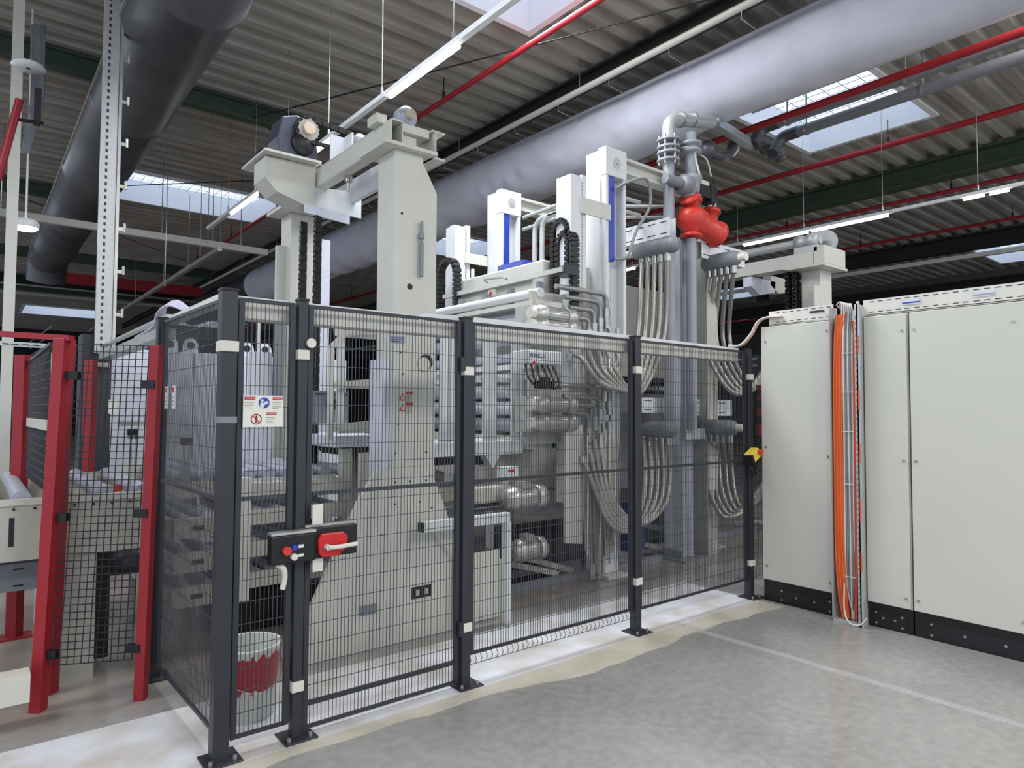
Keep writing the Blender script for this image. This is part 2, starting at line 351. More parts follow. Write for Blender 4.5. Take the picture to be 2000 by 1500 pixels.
# ---- luminaires
def lamp_row(x, z, y0, n, L, lits, lab):
    for i in range(n):
        a = y0+i*L; lit = lits[i % len(lits)]; c0 = .05
        t = thing('strip_light', (x, a+L/2, z), lab[i], 'light', 'lamps of the long suspended rows')
        MB().box(x-.026, x+.026, a, a+L-.012, z, z+.045).build('housing', WHITE, t)
        if lit: MB().cyl((x, a+.03 if lit > 0 else a+L*(1+lit), z-.02), (x, a+L*lit-.03 if lit > 0 else a+L-.03, z-.02), .024, 10).build('lamp_tube', LAMP, t)
        wr = MB(); wr.cyl((x, a+.1, z+.045), (x, a+.1, ZC+.11), .004, 5); wr.cyl((x, a+.1, z+.06), (x, a+.1, z+.12), .014, 6); wr.build('suspension_wire', STEEL, t)
lamp_row(10.36, 4.5, -.71, 10, 1.2, [0, 0, -.2, .25, 1, 1, 0, 0, .97, 0],
         ['nearest unlit section of the right-hand lamp row, outside the view', 'second unlit section of the right-hand lamp row at the frame edge', 'section of the right-hand lamp row lit only at its far end', 'section of the right-hand lamp row lit only at its near end', 'fully lit lamp of the right-hand row, the nearer of two', 'fully lit lamp of the right-hand row, just right of the press pipes', 'unlit section of the right-hand lamp row behind the red valve', 'unlit section of the right-hand lamp row behind the riser pipe', 'lit lamp glimpsed between the blue-cylinder column and the left hoses', 'farthest unlit section of the right-hand lamp row'])
lamp_row(2.93, 4.5, 3.1, 7, 1.2, [0, .97, 0, .97, 0, .97, 0],
         ['near unlit lamp of the left-hand row above the lifting frame', 'lit lamp of the left-hand row above the lifting frame head', 'unlit dark lamp of the left-hand row right of the sprocket', 'lit lamp glowing right behind the drive sprocket', 'lamp of the left-hand row behind the motor platform', 'lit lamp at the corner of the left roof light', 'unlit far lamp of the left-hand row'])
t = thing('bulkhead_lamp', aY(50, 445, 9), 'round white lit lamp hanging beside the white building column', 'light'); c = t.location.copy()
MB().lathe(c+V((0, 0, .1)), c-V((0, 0, 1)), [(0, .02), (.01, .1), (.05, .13), (.1, .12)], 16).build('housing', WHITE, t)
MB().lathe(c+V((0, 0, .005)), c-V((0, 0, 1)), [(0, .11), (.03, .09), (.045, .01)], 16).build('lens', LAMP, t)
MB().cyl(c+V((0, 0, .1)), (c.x, c.y, 6.1), .012, 6).build('drop_rod', WHITE, t)
# suspended rails
t = thing('suspended_rail', (2, 13, 4.6), 'long pale suspended rail crossing in front of the grey round duct', 'rail')
MB().box(-1.5, 4.4, 12.97, 13.06, 4.57, 4.68).build('profile', CREAM, t)
[MB().cyl((q, 13, 4.68), (q, 13, 6.1), .008, 6).build('hanger', STEEL, t) for q in (.3, 2.55, 3.9)]
t = thing('suspended_rail', (3.5, 17, 4.55), 'thin silvery suspended rail sloping away below the left roof light', 'rail')
MB().box(3.46, 3.54, 12.9, 30, 4.5, 4.58).build('profile', ALU, t)
[MB().cyl((3.5, q, 4.58), (3.5, q, 6.1), .007, 6).build('hanger', STEEL, t) for q in (13.4, 15.2, 17.5, 21)]
t = thing('duct_rail', (6.2, 8, 5.5), 'pale suspension rail carrying the white fabric duct', 'rail')
MB().cyl((5.92, -4, 5.66), (5.92, 26, 5.66), .04, 10).build('rail', CREAM, t)
for k in range(22):
    q = 1.0+k*.9; MB().tube([(5.92, q, 5.65), (5.92, q, 5.54), (6.33, q, 5.52)], .005, 5).build('hanger', STEEL, t)
for k in range(8): MB().cyl((5.92, .6+k*2.7, 5.68), (5.92, .6+k*2.7, 6.1), .006, 5).build('drop_rod', STEEL, t)
# ---- white fabric duct
n = 48; L0, L1 = -3.0, 20.5; NS = 300; vs = []; fs = []
for k in range(NS+1):
    yy = L0+(L1-L0)*k/NS
    big = .40+.08*max(0, min(1, (yy-4.5)/3.5)); czz = 5.35+(.48-big)*.75
    for i in range(n):
        th = 2*math.pi*i/n; r = big
        low = max(0, -math.sin(th)); wr = .5+.5*math.sin(yy*.9+2*math.sin(yy*.37))
        r *= 1+.010*math.sin(yy*5.1+th*3)*(.4+low)+.010*math.sin(yy*9+th*4+2*math.sin(yy*1.7))*math.cos(th*2)
        seam = math.exp(-((th-3.45)/.035)**2); r *= 1-.05*seam
        below = math.exp(-((th-3.62)/.16)**2) if th > 3.45 else 0; r *= 1+.05*below*math.sin(yy*13+3*math.sin(yy*2.3))*wr
        sag = (-.07*low*abs(math.sin((yy-8)*.36))-.03*low*math.sin(yy*7+th)) if yy > 8 else 0
        vs.append((6.75+r*math.cos(th), yy, czz+r*math.sin(th)+sag))
for k in range(NS):
    fs += [(k*n+i, k*n+(i+1) % n, (k+1)*n+(i+1) % n, (k+1)*n+i) for i in range(n)]
t = thing('fabric_duct', (6.76, 6, 5.0), 'huge white fabric air duct hanging over the press', 'duct')
MB().add(vs, fs, True).add(vs[-n:], [tuple(range(n))]).build('fabric_sleeve', FABRIC, t)
t = thing('metal_duct', (6.76, 23, 5), 'grey sheet metal collar feeding the fabric duct at its far end', 'duct')
MB().lathe((6.75, 20.55, 5.35), (6.75, 30, 5.35), [(0, .47), (.1, .5), (.2, .47), (4, .47), (4.1, .5), (7.9, .47)], 28).build('duct_shell', DUCTG, t)
# ---- grey round duct upper left
t = thing('metal_duct', (1.42, 13, 5), 'large dark grey round metal duct at upper left', 'duct')
MB().lathe((1.42, -4, 5.28), (1.42, 30, 5.28), [(0, .42)]+[(4+k*3+dd, .42+rr) for k in range(7) for dd, rr in ((0, 0), (.02, .02), (.06, .02), (.08, 0))]+[(23.2, .42)], 32).build('duct_shell', DUCTG, t)
MB().tube(fillet([(1.42, 19.1, 5.28), (1.40, 19.9, 5.28), (1.40, 20.1, 4.75)], .5, 8), .42, 28).build('elbow', DUCTG, t)
s_ = MB(); s_.box(.98, 1.02, -3.5, 19, 5.26, 5.30); s_.box(1.82, 1.86, -3.5, 19, 5.26, 5.3); s_.build('seam_strip', ALU, t)
# far red crane beam, trays
t = tag(MB().box(1.6, 6.0, 24, 24.3, aY(230, 562, 24).z, aY(230, 543, 24).z).build('crane_beam', DRED, loc=(4, 24.1, 5)), 'dark red horizontal beam in the dim background at left', 'beam')
tag(MB().box(-2, 7.5, 27, 27.3, aY(60, 553, 27).z, aY(60, 538, 27).z).build('bulkhead', BLACK, loc=(3, 27, 4)), 'long black beam hanging across the far left background', 'housing')
tag(MB().cyl((-2, 29.5, aY(100, 577, 29.5).z), (9, 29.5, aY(100, 577, 29.5).z), .07, 12).build('background_pipe', CREAM2, loc=(6, 29.5, 3.7)), 'thick pale pipe crossing the far left background', 'pipe')
tag(MB().box(-2, 7, 26, 26.05, aY(100, 561, 26).z-.03, aY(100, 561, 26).z+.02).build('busbar', ALU, loc=(6, 21, 3.6)), 'thin white bar crossing the background beyond the grey duct', 'rail')
# right background: cable ladder, black trays and pipes
def yline(name, x, z, w_, h_, m_, lb, cat, y0=-4, y1=40, rnd=False):
    b = MB()
    if rnd: b.cyl((x, y0, z), (x, y1, z), w_/2, 10)
    else: b.box(x-w_/2, x+w_/2, y0, y1, z-h_/2, z+h_/2)
    return tag(b.build(name, m_, loc=(x, 6, z)), lb, cat)
yline('steel_rail', 14.6, 4.55, .08, .08, ALU, 'pale thin rail running above the black cable ladder at right', 'rail')
t = thing('cable_ladder', (15.4, 6, 4.3), 'black cable ladder loaded with dark cables at far right', 'cable ladder')
b = MB(); b.box(15.1, 15.13, -4, 40, 4.2, 4.32).box(15.7, 15.73, -4, 40, 4.2, 4.32)
for k in range(90): b.box(15.13, 15.7, -3+k*.45, -2.97+k*.45, 4.21, 4.24)
b.build('ladder', BLACK, t); b = MB()
for k in range(6): b.tube([(15.2+k*.08+.02*math.sin(q*1.3+k), -4+q*1.5, 4.27+.02*math.sin(q+k*2)) for q in range(30)], .03, 6)
b.build('cable_load', BEAM, t, ).__setitem__('kind', 'stuff')
yline('black_pipe', 17.5, 4.15, .09, .09, BLACK, 'thin black pipe below the black cable ladder at right', 'pipe', rnd=True)
yline('steel_rail', 22.5, 3.55, .07, .07, ALU, 'thin pale rail on the dark wall above the cabinets', 'rail')
yline('steel_rail', 22.5, 3.3, .07, .05, ALU, 'second thin pale rail, lower on the dark wall above the cabinets', 'rail')
yline('sprinkler_pipe', 20.5, 4.7, .07, .07, DRED, 'faint red pipe under the far right roof lights', 'pipe', rnd=True)
tag(MB().box(24, 24.5, -6, 40, 2.9, 4.6).build('service_housing', BEAM, loc=(24, 6, 3)), 'long dark housing wall behind the cabinets at far right', 'housing')
p = aX(1598, 560, 19.5)
tag(MB().box(19.4, 19.6, p.y-.12, p.y+.12, 0, 5.9).build('support_post', BLACK, loc=(p.x, p.y, 0)), 'black support post in the background right of the far lifting frame', 'post')
p = aX(1490, 600, 19.5)
tag(MB().box(19.4, 19.6, p.y-.15, p.y+.15, 0, 5.9).build('support_post', BLACK, loc=(p.x, p.y, 0)), 'black support post in the background below the far lifting frame beam', 'post')
# building column left
t = thing('building_column', (.26, 8, 0), 'slim white steel building column at the left edge', 'column')
MB().box(.225, .315, 8.0, 8.06, 0, 6).build('column', CREAM, t)
b = MB(); b.box(.08, .14, 8.0, 8.1, 4.4, 4.75); b.box(.41, .47, 8, 8.1, 4.4, 4.75); b.build('bracket', DARK, t)
c = V((.34, 7.6, 4.8)); b = MB(); b.lathe(c, c-V((0, 0, 1)), [(0, .015), (.01, .12), (.04, .14), (.05, .02)], 16)
b.bar(c, (.3, 8.02, 4.85), .012, .012); tag(b.build('reflector_lamp', WHITE, loc=c), 'small white dish lamp at the top of the white column', 'light')
t = thing('fire_pipe', (.3, 7.9, 3), 'red riser pipe slanting beside the white column at upper left', 'pipe')
MB().cyl(aY(38, 195, 7.7), aY(-4, 350, 7.7), .035, 10).build('pipe', RED, t); MB().cyl(aY(20, 232, 7.7), aY(85, 240, 7.7), .015, 6).build('clamp', BLACK, t)
t = thing('cable_bundle', (.8, 9, 5), 'grey cable bundle descending beside the red riser at upper left', 'cables')
b = MB()
for k in range(7): b.tube(spline([aY(58+k*4, 187, 9)+V((0, 0, .8)), aY(60+k*4, 190, 9), aY(52+k*3, 250, 9), aY(42+k*2, 300, 9)], 5), .014, 6)
b.build('cable', GREY, t)
# dark drop-ceiling wires in the hall
for i, (px_, py0, py1, yy) in enumerate(((322, 400, 560, 12), (391, 400, 500, 12.6), (406, 340, 475, 12.9), (430, 400, 480, 13.4))):
    p = aY(px_, py1, yy); tag(MB().cyl(p, (p.x, p.y, 6), .006, 5).build('hanging_wire', STEEL, loc=p), ['thin hanging wire left of the left roof light', 'thin hanging wire under the middle of the left roof light', 'thin hanging wire crossing the left roof light', 'thin hanging wire at the right end of the left roof light'][i], 'wire')

# ================================================================ FENCE
FY = 3.27; XS = [.93, 1.285, 2.285, 3.8, 5.28]
def mesh_panel(mb, a, b, z0, z1, dx=.02, dz=.1, r=.0015, off=.004):
    a = V(a); b = V(b); L = (b-a).length; d = (b-a)/L; nn = V((-d.y, d.x, 0)); k = int(round(L/dx))
    for i in range(k+1):
        p = a+d*(L*i/k); mb.bar((p.x, p.y, z0), (p.x, p.y, z1), 2*r, 2*r)
    q = int(round((z1-z0)/dz))
    for i in range(q+1):
        z = z0+(z1-z0)*i/q; mb.bar((a.x+nn.x*off, a.y+nn.y*off, z), (b.x+nn.x*off, b.y+nn.y*off, z), 2*r, 2*r)
def fence_post(x, y, lb, h=2.14, clamps=((1.82, 'f'),), cat='fence post', foot=True, wide=.06):
    t = thing('fence_post', (x, y, 0), lb, cat, 'dark posts of the safety fence')
    MB().box(x-wide/2, x+wide/2, y-wide/2, y+wide/2, .008 if foot else 0, h).build('post', DARK, t, bevel=.004)
    MB().box(x-wide/2-.002, x+wide/2+.002, y-wide/2-.002, y+wide/2+.002, h, h+.012).build('cap', BLACK, t)
    if foot:
        MB().box(x-.075, x+.085, y-.09, y+.07, .004, .012).build('base_plate', DARK, t, bevel=.002)
        b = MB(); b.cyl((x+.055, y-.06, .012), (x+.055, y-.06, .03), .01, 8); b.cyl((x-.05, y-.06, .012), (x-.05, y-.06, .03), .01, 8); b.build('bolt', STEEL, t)
    for z, _ in clamps:
        MB().box(x-wide/2-.006, x+wide/2+.004, y-wide/2-.012, y+wide/2+.004, z-.025, z+.025).build('clip', PLASTW, t, bevel=.004)
    return t
fence_post(XS[0], FY, 'thick dark corner post of the safety fence at its nearest corner', h=2.15, clamps=((1.89, 'f'),), wide=.072)
fence_post(XS[1], FY, 'dark fence post carrying the door lock between sign panel and door', clamps=((1.87, 'f'), (.25, 'f')), wide=.05)
fence_post(XS[2], FY, 'dark fence post at the hinge side of the mesh door', clamps=((1.83, 'f'), (.34, 'f')))
fence_post(XS[3], FY, 'dark fence post between the two wide mesh panels, with floor plate', clamps=((1.9, 'f'), (.37, 'f')))
fence_post(XS[4], FY, 'dark fence post with the yellow switch next to the cabinet', clamps=((1.9, 'f'), (.3, 'f')))
fence_post(.9, 4.5, 'dark fence post at the far end of the side panel behind the red post', clamps=(), wide=.06)
def fence_panel(a, b, lb, dx=.02, rail=True, name='mesh_panel', z0=.15, fold=False):
    a = V(a); b = V(b); t = thing(name, (a.x, a.y, 0), lb, 'fence panel'); d = (b-a).normalized()
    m_ = MB(); mesh_panel(m_, a, b, z0, 2.12, dx)
    if fold:
        k = int((b-a).length/.04)
        for i in range(k+1):
            p = a+(b-a)*(i/k); m_.bar((p.x, p.y, z0), (p.x-.004, p.y-.03, z0-.028), .003, .003)
            m_.bar((p.x-.004, p.y-.03, z0-.028), (p.x, p.y-.012, z0-.06), .003, .003)
        m_.bar((a.x, a.y-.012, z0-.06), (b.x, b.y-.012, z0-.06), .003, .003)
    m_.build('wire_mesh', WIRE, t)
    f = MB()
    f.bar((a.x, a.y, 2.12), (b.x, b.y, 2.12), .012, .016); f.bar((a.x, a.y, z0), (b.x, b.y, z0), .012, .018)
    for p, s_ in ((a, 1), (b, -1)): f.bar((p.x+d.x*.012*s_, p.y+d.y*.012*s_, z0), (p.x+d.x*.012*s_, p.y+d.y*.012*s_, 2.12), .026, .026)
    f.build('frame', DARK, t)
    if rail: MB().bar((a.x, a.y+.012, 1.175), (b.x, b.y+.012, 1.175), .014, .02).build('middle_rail', WIRE, t)
    return t
y_ = FY+.005
fence_panel((XS[0]+.05, y_, 0), (XS[1]-.035, y_, 0), 'narrow dark mesh panel carrying the white safety sign', z0=.08)
door = fence_panel((XS[1]+.035, y_, 0), (XS[2]-.04, y_, 0), 'dark mesh door with red lock handle in front of the gusset plate', name='mesh_door', z0=.03)
MB().box(XS[1]+.06, XS[2]-.06, y_-.008, y_+.008, .135, .155).build('lower_rail', DARK, door)
b = MB()
for z in (1.87, .34): b.box(XS[2]-.055, XS[2]-.03, y_-.05, y_-.02, z-.04, z+.04)
b.build('hinge', DARK, door)
fence_panel((XS[2]+.04, y_, 0), (XS[3]-.035, y_, 0), 'wide dark mesh panel in front of the press rollers', z0=.17, fold=True)
fence_panel((XS[3]+.035, y_, 0), (XS[4]-.035, y_, 0), 'wide dark mesh panel in front of the hose headers beside the cabinet', z0=.16)
fence_panel((XS[0], FY+.05, 0), (.9, 4.46, 0), 'dark mesh side panel seen edge-on left of the corner post', z0=.1)
# second side run behind (towards the red posts)
# grey plastic tape on corner post
tag(MB().box(XS[0]-.039, XS[0]+.039, FY-.039, FY+.039, 1.535, 1.565).build('tape_band', GREY, loc=(XS[0], FY, 1.55)), 'grey tape band wrapped around the fence corner post', 'tape')
# lock
t = thing('door_lock', (1.3, FY-.06, 1.0), 'black door lock box with red handle housing and push buttons', 'lock')
lz = .93; ly = FY-.055
MB().box(1.12, 1.335, ly-.04, ly+.02, lz-.065, lz+.07).build('switch_box', BLACK, t, bevel=.006)
MB().box(1.335, 1.56, ly-.03, ly+.025, lz-.06, lz+.09).build('bolt_housing', BLACK, t, bevel=.006)
b = MB(); pr_ = []
for (u, v) in ((1.35, lz-.035), (1.37, lz-.055), (1.45, lz-.055), (1.495, lz-.02), (1.50, lz+.035), (1.475, lz+.06), (1.36, lz+.06), (1.345, lz+.03)): pr_.append((u, v))
b.prism(pr_, 'y', ly-.055, ly-.03); b.build('handle_housing', mat('lock_red', (200, 36, 40), .35), t, bevel=.006)
b = MB(); b.cyl((1.385, ly-.055, lz-.003), (1.385, ly-.085, lz-.003), .014, 12); b.tube(spline([(1.385, ly-.085, lz-.003), (1.43, ly-.09, lz-.004), (1.53, ly-.09, lz+.0)], 4), .011, 12); b.build('lever', PLASTW, t)
for (u, v, mt, rr, nm) in ((1.19, lz+.0, VRED, .021, 'stop_button'), (1.225, lz+.012, BLUE, .013, 'push_button'), (1.225, lz-.032, PLASTW, .016, 'push_button')):
    MB().cyl((u, ly-.04, v), (u, ly-.062, v), rr, 16).build(nm, mt, t)
b = MB(); b.box(1.25, 1.275, ly-.043, ly-.04, lz+.005, lz+.02).box(1.25, 1.275, ly-.043, ly-.04, lz-.038, lz-.024); b.build('button_label', WHITE, t)
b = MB(); b.box(1.33, 1.385, ly-.01, ly+.0, lz+.1, lz+.2).box(1.335, 1.39, ly-.01, ly, lz-.13, lz-.065); b.build('mounting_plate', PLASTW, t, bevel=.003)
b = MB(); b.box(1.3, 1.57, ly+.0, ly+.03, lz+.09, lz+.1).box(1.12, 1.34, ly-.035, ly+.02, lz+.072, lz+.085); b.build('top_rail', ALU, t)
MB().cyl((1.5, ly-.01, lz+.055), (1.55, ly-.01, lz+.055), .014, 12).build('release_button', RED, t)
t2 = tag(MB().tube(spline([(1.16, ly, lz-.068), (1.19, ly-.01, lz-.09), (1.2, ly, lz-.14), (1.19, ly, lz-.19)], 5), .014, 8).build('lock_cable', PLASTW, loc=(1.19, ly, lz-.1)), 'short pale cable gland hanging under the door lock box', 'cable')
# round latch plates on door post
t = tag(MB().cyl((1.32, FY-.03, 1.93), (1.32, FY-.045, 1.93), .024, 20).build('reflector', PLASTW, loc=(1.32, FY-.03, 1.93)), 'small white round reflector on the upper door post', 'reflector')
# safety sign
t = thing('safety_sign', (1.11, FY-.02, 1.6), 'white safety sign board with blue manual symbol and prohibition circle', 'sign')
sx0, sx1, sz0, sz1 = 1.0, 1.19, 1.515, 1.665; sy = FY-.02
MB().box(sx0, sx1, sy-.003, sy, sz0, sz1).build('board', mat('sign_white', (222, 221, 210), .4, var=.02), t)
b = MB(); 
for (u0, u1, v0, v1) in ((1.006, 1.056, 1.644, 1.658), (1.138, 1.186, 1.644, 1.658), (1.11, 1.158, 1.572, 1.585)): b.box(u0, u1, sy-.0045, sy-.003, v0, v1)
b.build('red_header', PRED, t)
for (u, v) in ((1.031, 1.651), (1.162, 1.651), (1.134, 1.5785)): text('WARNING', .009, (u, sy-.005, v), FRONT, WHITE, 'heading', t, .0002)
b = MB()
for (u0, u1, v) in ((1.006, 1.05, 1.633), (1.006, 1.05, 1.625), (1.006, 1.047, 1.617), (1.006, 1.04, 1.606), (1.138, 1.18, 1.633), (1.138, 1.176, 1.625), (1.138, 1.18, 1.612), (1.138, 1.165, 1.604), (1.11, 1.15, 1.560), (1.11, 1.147, 1.552), (1.11, 1.14, 1.542), (1.11, 1.145, 1.535)):
    b.box(u0, u1, sy-.004, sy-.003, v-.0016, v+.0016)
b.build('small_print', PRINT, t)
MB().cyl((1.097, sy-.003, 1.63), (1.097, sy-.0045, 1.63), .026, 32).build('mandatory_disc', BLUE, t)
b = MB(); b.cyl((1.088, sy-.0045, 1.641), (1.088, sy-.0055, 1.641), .007, 16); b.prism([(1.078, 1.608), (1.096, 1.608), (1.098, 1.622), (1.09, 1.632), (1.079, 1.63)], 'y', sy-.0055, sy-.0045)
b.prism([(1.098, 1.618), (1.119, 1.63), (1.108, 1.640), (1.094, 1.63)], 'y', sy-.0055, sy-.0045); b.build('reader_pictogram', WHITE, t)
b = MB(); cx, cz = 1.062, 1.552
for k in range(32):
    a0 = 2*math.pi*k/32; a1 = 2*math.pi*(k+1)/32
    b.prism([(cx+.026*math.cos(a0), cz+.026*math.sin(a0)), (cx+.026*math.cos(a1), cz+.026*math.sin(a1)), (cx+.021*math.cos(a1), cz+.021*math.sin(a1)), (cx+.021*math.cos(a0), cz+.021*math.sin(a0))], 'y', sy-.0045, sy-.003)
b.bar((cx-.017, sy-.004, cz+.017), (cx+.017, sy-.004, cz-.017), .0015, .005, up=(1, 0, 1)); b.build('prohibition_ring', PRED, t)
b = MB(); b.cyl((cx, sy-.003, cz+.014), (cx, sy-.0038, cz+.014), .004, 12); b.box(cx-.005, cx+.005, sy-.0038, sy-.003, cz-.004, cz+.009); b.box(cx-.004, cx-.0005, sy-.0038, sy-.003, cz-.018, cz-.004); b.box(cx+.0005, cx+.004, sy-.0038, sy-.003, cz-.018, cz-.004)
b.build('standing_figure', BLACK, t)
# small warning tags on the side panel
for i, yy in enumerate((4.33, 4.15)):
    t = thing('warning_tag', (.9, yy, 1.66), ['small white warning tag on the side panel, next to the red post', 'small white warning tag on the side panel, farther from the red post'][i], 'sign')
    MB().box(.895, .9, yy-.035, yy+.035, 1.6, 1.73).build('plate', WHITE, t)
    b = MB(); b.box(.893, .895, yy-.015, yy+.02, 1.695, 1.72); b.build('red_mark', PRED, t)
    b = MB(); [b.box(.8935, .895, yy-.02, yy+.02, z, z+.006) for z in (1.62, 1.64, 1.66)]; b.build('small_print', PRINT, t)
# yellow emergency switch
t = thing('emergency_switch', (5.3, 3.15, 1.25), 'yellow switch box with red-orange button on the last fence post', 'switch')
c = aY(1470, 889, 3.2)
def rot_box(mb, c, w_, d_, h_, ang):
    ca, sa = math.cos(ang), math.sin(ang); vs = []
    for sz in (-1, 1):
        for sxx, syy in ((-1, -1), (1, -1), (1, 1), (-1, 1)):
            u, v = sxx*w_/2, sz*h_/2; vs.append((c.x+u*ca-v*sa, c.y+syy*d_/2, c.z+u*sa+v*ca))
    return mb.add(vs, [(0, 3, 2, 1), (4, 5, 6, 7), (0, 1, 5, 4), (1, 2, 6, 5), (2, 3, 7, 6), (3, 0, 4, 7)])
rot_box(MB(), c, .12, .08, .09, R(28)).build('switch_housing', YEL, t, bevel=.01)
rot_box(MB(), c+V((-.05, 0, -.04)), .03, .085, .1, R(28)).build('back_box', BLACK, t, bevel=.004)
MB().cyl(c+V((.03, -.04, .03)), c+V((.03, -.07, .03)), .022, 14).build('button', VRED, t)
MB().tube(spline([c+V((0, 0, -.04)), c+V((-.03, 0, -.1)), c+V((0, -.01, -.16)), c+V((.05, 0, -.14)), c+V((.04, 0, -.05))], 6), .012, 8).build('cable_loop', BLACK, t)
# cable trays on the fence top
def tray(name, x0, x1, y0, y1, z0, z1, lb, face='y', cat='cable tray', slot=.12, sl=.05, m_=None):
    t = thing(name, ((x0+x1)/2, (y0+y1)/2, z0), lb, cat); b = MB(); q = .003
    if face == 'y': b.box(x0, x1, y0, y0+q, z0, z1).box(x0, x1, y0+q, y1, z0, z0+q).box(x0, x1, y1-q, y1, z0+q, z1)
    else: b.box(x0, x0+q, y0, y1, z0, z1).box(x0+q, x1, y0, y1, z0, z0+q).box(x1-q, x1, y0, y1, z0+q, z1)
    b.build('channel', m_ or ZINC, t)
    s = MB(); L = (x1-x0) if face == 'y' else (y1-y0)
    for k in range(int(L/slot)):
        for zz in ((z0+.2*(z1-z0)), (z0+.8*(z1-z0))):
            if face == 'y': s.box(x0+.03+k*slot, x0+.03+k*slot+sl, y0-.0015, y0, zz-.005, zz+.005)
            else: s.box(x0-.0015, x0, y0+.03+k*slot, y0+.03+k*slot+sl, zz-.005, zz+.005)
    s.build('slot_pattern', BLACK, t); return t
TW = mat('white_tray', (214, 213, 203), .45, var=.04)
tt = thing('cable_duct', (3, 3.36, 2.03), 'long pale cable duct running behind the top of the safety fence', 'cable duct')
MB().box(.99, 5.24, 3.335, 3.45, 2.04, 2.12).build('trunk', TW, tt, bevel=.003)
MB().box(.99, 2.0, 3.33, 3.455, 2.12, 2.145).build('lid', WHITE, tt); b = MB(); b.prism([(2.05, 2.12), (5.24, 2.12), (5.24, 2.155), (2.5, 2.17), (2.05, 2.16)], 'y', 3.33, 3.455); b.build('lid', WHITE, tt)
tt = thing('cable_duct', (.95, 4, 2.1), 'pale cable duct on top of the side mesh panel', 'cable duct')
MB().box(.93, 1.0, 3.45, 4.6, 2.125, 2.16).build('trunk', TW, tt)
MB().box(.9, 1.0, 4.6, 7.1, 2.04, 2.1).build('trunk', ALU, tt); MB().box(.94, .98, 4.6, 7.2, 2.17, 2.19).build('trunk', ALU, tt)
tt = thing('cable_bundle', (.95, 4.6, 2.15), 'white and lilac cables arching over the dark end post', 'cables')
b = MB()
for k in range(5): b.tube(spline([(.94+k*.012, 5.6, 2.12), (.93+k*.012, 4.95, 2.14), (.92+k*.012, 4.75, 2.21+.01*k), (.93+k*.012, 4.5, 2.23+.008*k), (.95+k*.01, 4.2, 2.17)], 7), .008, 6)
b.build('cable', mat('lilac_cable', (196, 194, 214), .4), tt)
# vertical slotted tray from the roof
x, yy = .93, 7.1
t = thing('vertical_cable_tray', (x, yy, 2.1), 'tall slotted metal cable tray rising from the fence to the roof', 'cable tray')
MB().box(x-.06, x+.07, yy, yy+.04, 2.1, 6).build('channel', ZINC, t); b = MB()
for k in range(62):
    b.box(x-.02, x-.002, yy-.002, yy, 2.16+k*.062, 2.19+k*.062)
b.build('slot_pattern', DARK, t)
MB().box(x+.075, x+.1, yy-.01, yy+.04, 2.1, 6).build('side_rail', ALU, t)
b = MB()
for k in range(9): b.box(x+.1, x+.16, yy, yy+.01, 2.45+k*.4, 2.48+k*.4); b.cyl((x+.15, yy, 2.44+k*.4), (x+.15, yy, 2.52+k*.4), .012, 8)
b.build('clamp', ALU, t)
# ================================================================ RED GATE and its posts
def red_post(base, top, w_, lb, foot=False):
    base = V(base); top = V(top); t = thing('red_post', (base.x, base.y, base.z), lb, 'post', 'red posts by the conveyor')
    d = V((.778, -.628, 0)); b = MB(); f = V((.628, .778, 0))
    c = [d*-w_/2-f*w_/2, d*w_/2-f*w_/2, d*w_/2+f*w_/2, d*-w_/2+f*w_/2]
    b.add([base+q for q in c]+[top+q for q in c], [(0, 3, 2, 1), (4, 5, 6, 7), (0, 1, 5, 4), (1, 2, 6, 5), (2, 3, 7, 6), (3, 0, 4, 7)])
    b.build('post', RED, t, bevel=.003)
    if foot: MB().box(base.x-.1, base.x+.1, base.y-.08, base.y+.08, 0, .012).build('base_plate', RED, t)
    return t
def onD(x, y, dd): return CC+_ray(x, y)*dd
def depthpt(x, y, D): r = _ray(x, y); return CC+r*(D/ (V((r.x, r.y, 0)).dot(_fw)))
Lt = depthpt(122, 662, 3.65); Lb = depthpt(78, 1330, 3.62); Lb.z = 0 if Lb.z < .1 else Lb.z
def to_floor(tp, bt):
    k = tp.z/(tp.z-bt.z); q = tp+(bt-tp)*k; q.z = 0; return q
Lb = to_floor(Lt, depthpt(79, 1310, 3.62)); Rt = depthpt(306, 675, 3.80); Rb = to_floor(Rt, depthpt(277, 1310, 3.77))
red_post(Lb, Lt, .062, 'tall red post left of the black square-mesh gate')
red_post(Rb, Rt, .055, 'red post right of the black square-mesh gate, beside dark fence post')
t = thing('square_mesh_gate', ((Lb.x+Rb.x)/2, (Lb.y+Rb.y)/2, 0), 'black square-mesh panel between two red posts before the conveyor', 'mesh panel')
TL, TR, BL, BR = depthpt(150, 672, 3.66), depthpt(292, 676, 3.78), depthpt(100, 1300, 3.63), depthpt(257, 1288, 3.75)
b = MB(); nc, nr = 11, 44
def gp(u, v): return (TL*(1-u)+TR*u)*(1-v)+(BL*(1-u)+BR*u)*v
for i in range(nc+1):
    u = i/nc; w1 = .004*math.sin(i*2.1); prev = gp(u, 0)
    for j in range(1, 9): cur = gp(u, j/8)+V((w1*math.sin(j*1.3)*.5, 0, 0)); b.bar(prev, cur, .0048, .0048); prev = cur
for j in range(nr+1):
    v = j/nr; b.bar(gp(0, v), gp(1, v), .0044, .0044)
b.build('wire_grid', BWIRE, t)
b = MB()
for (u, v) in ((-.03, .1), (1.02, .125), (-.03, .545), (1.02, .54), (-.03, .965), (1.02, .965)):
    p = gp(u, v); MB().bar(p-V((.03, -.024, 0)), p+V((.03, -.024, 0)), .03, .045).build('clamp', BLACK, t)
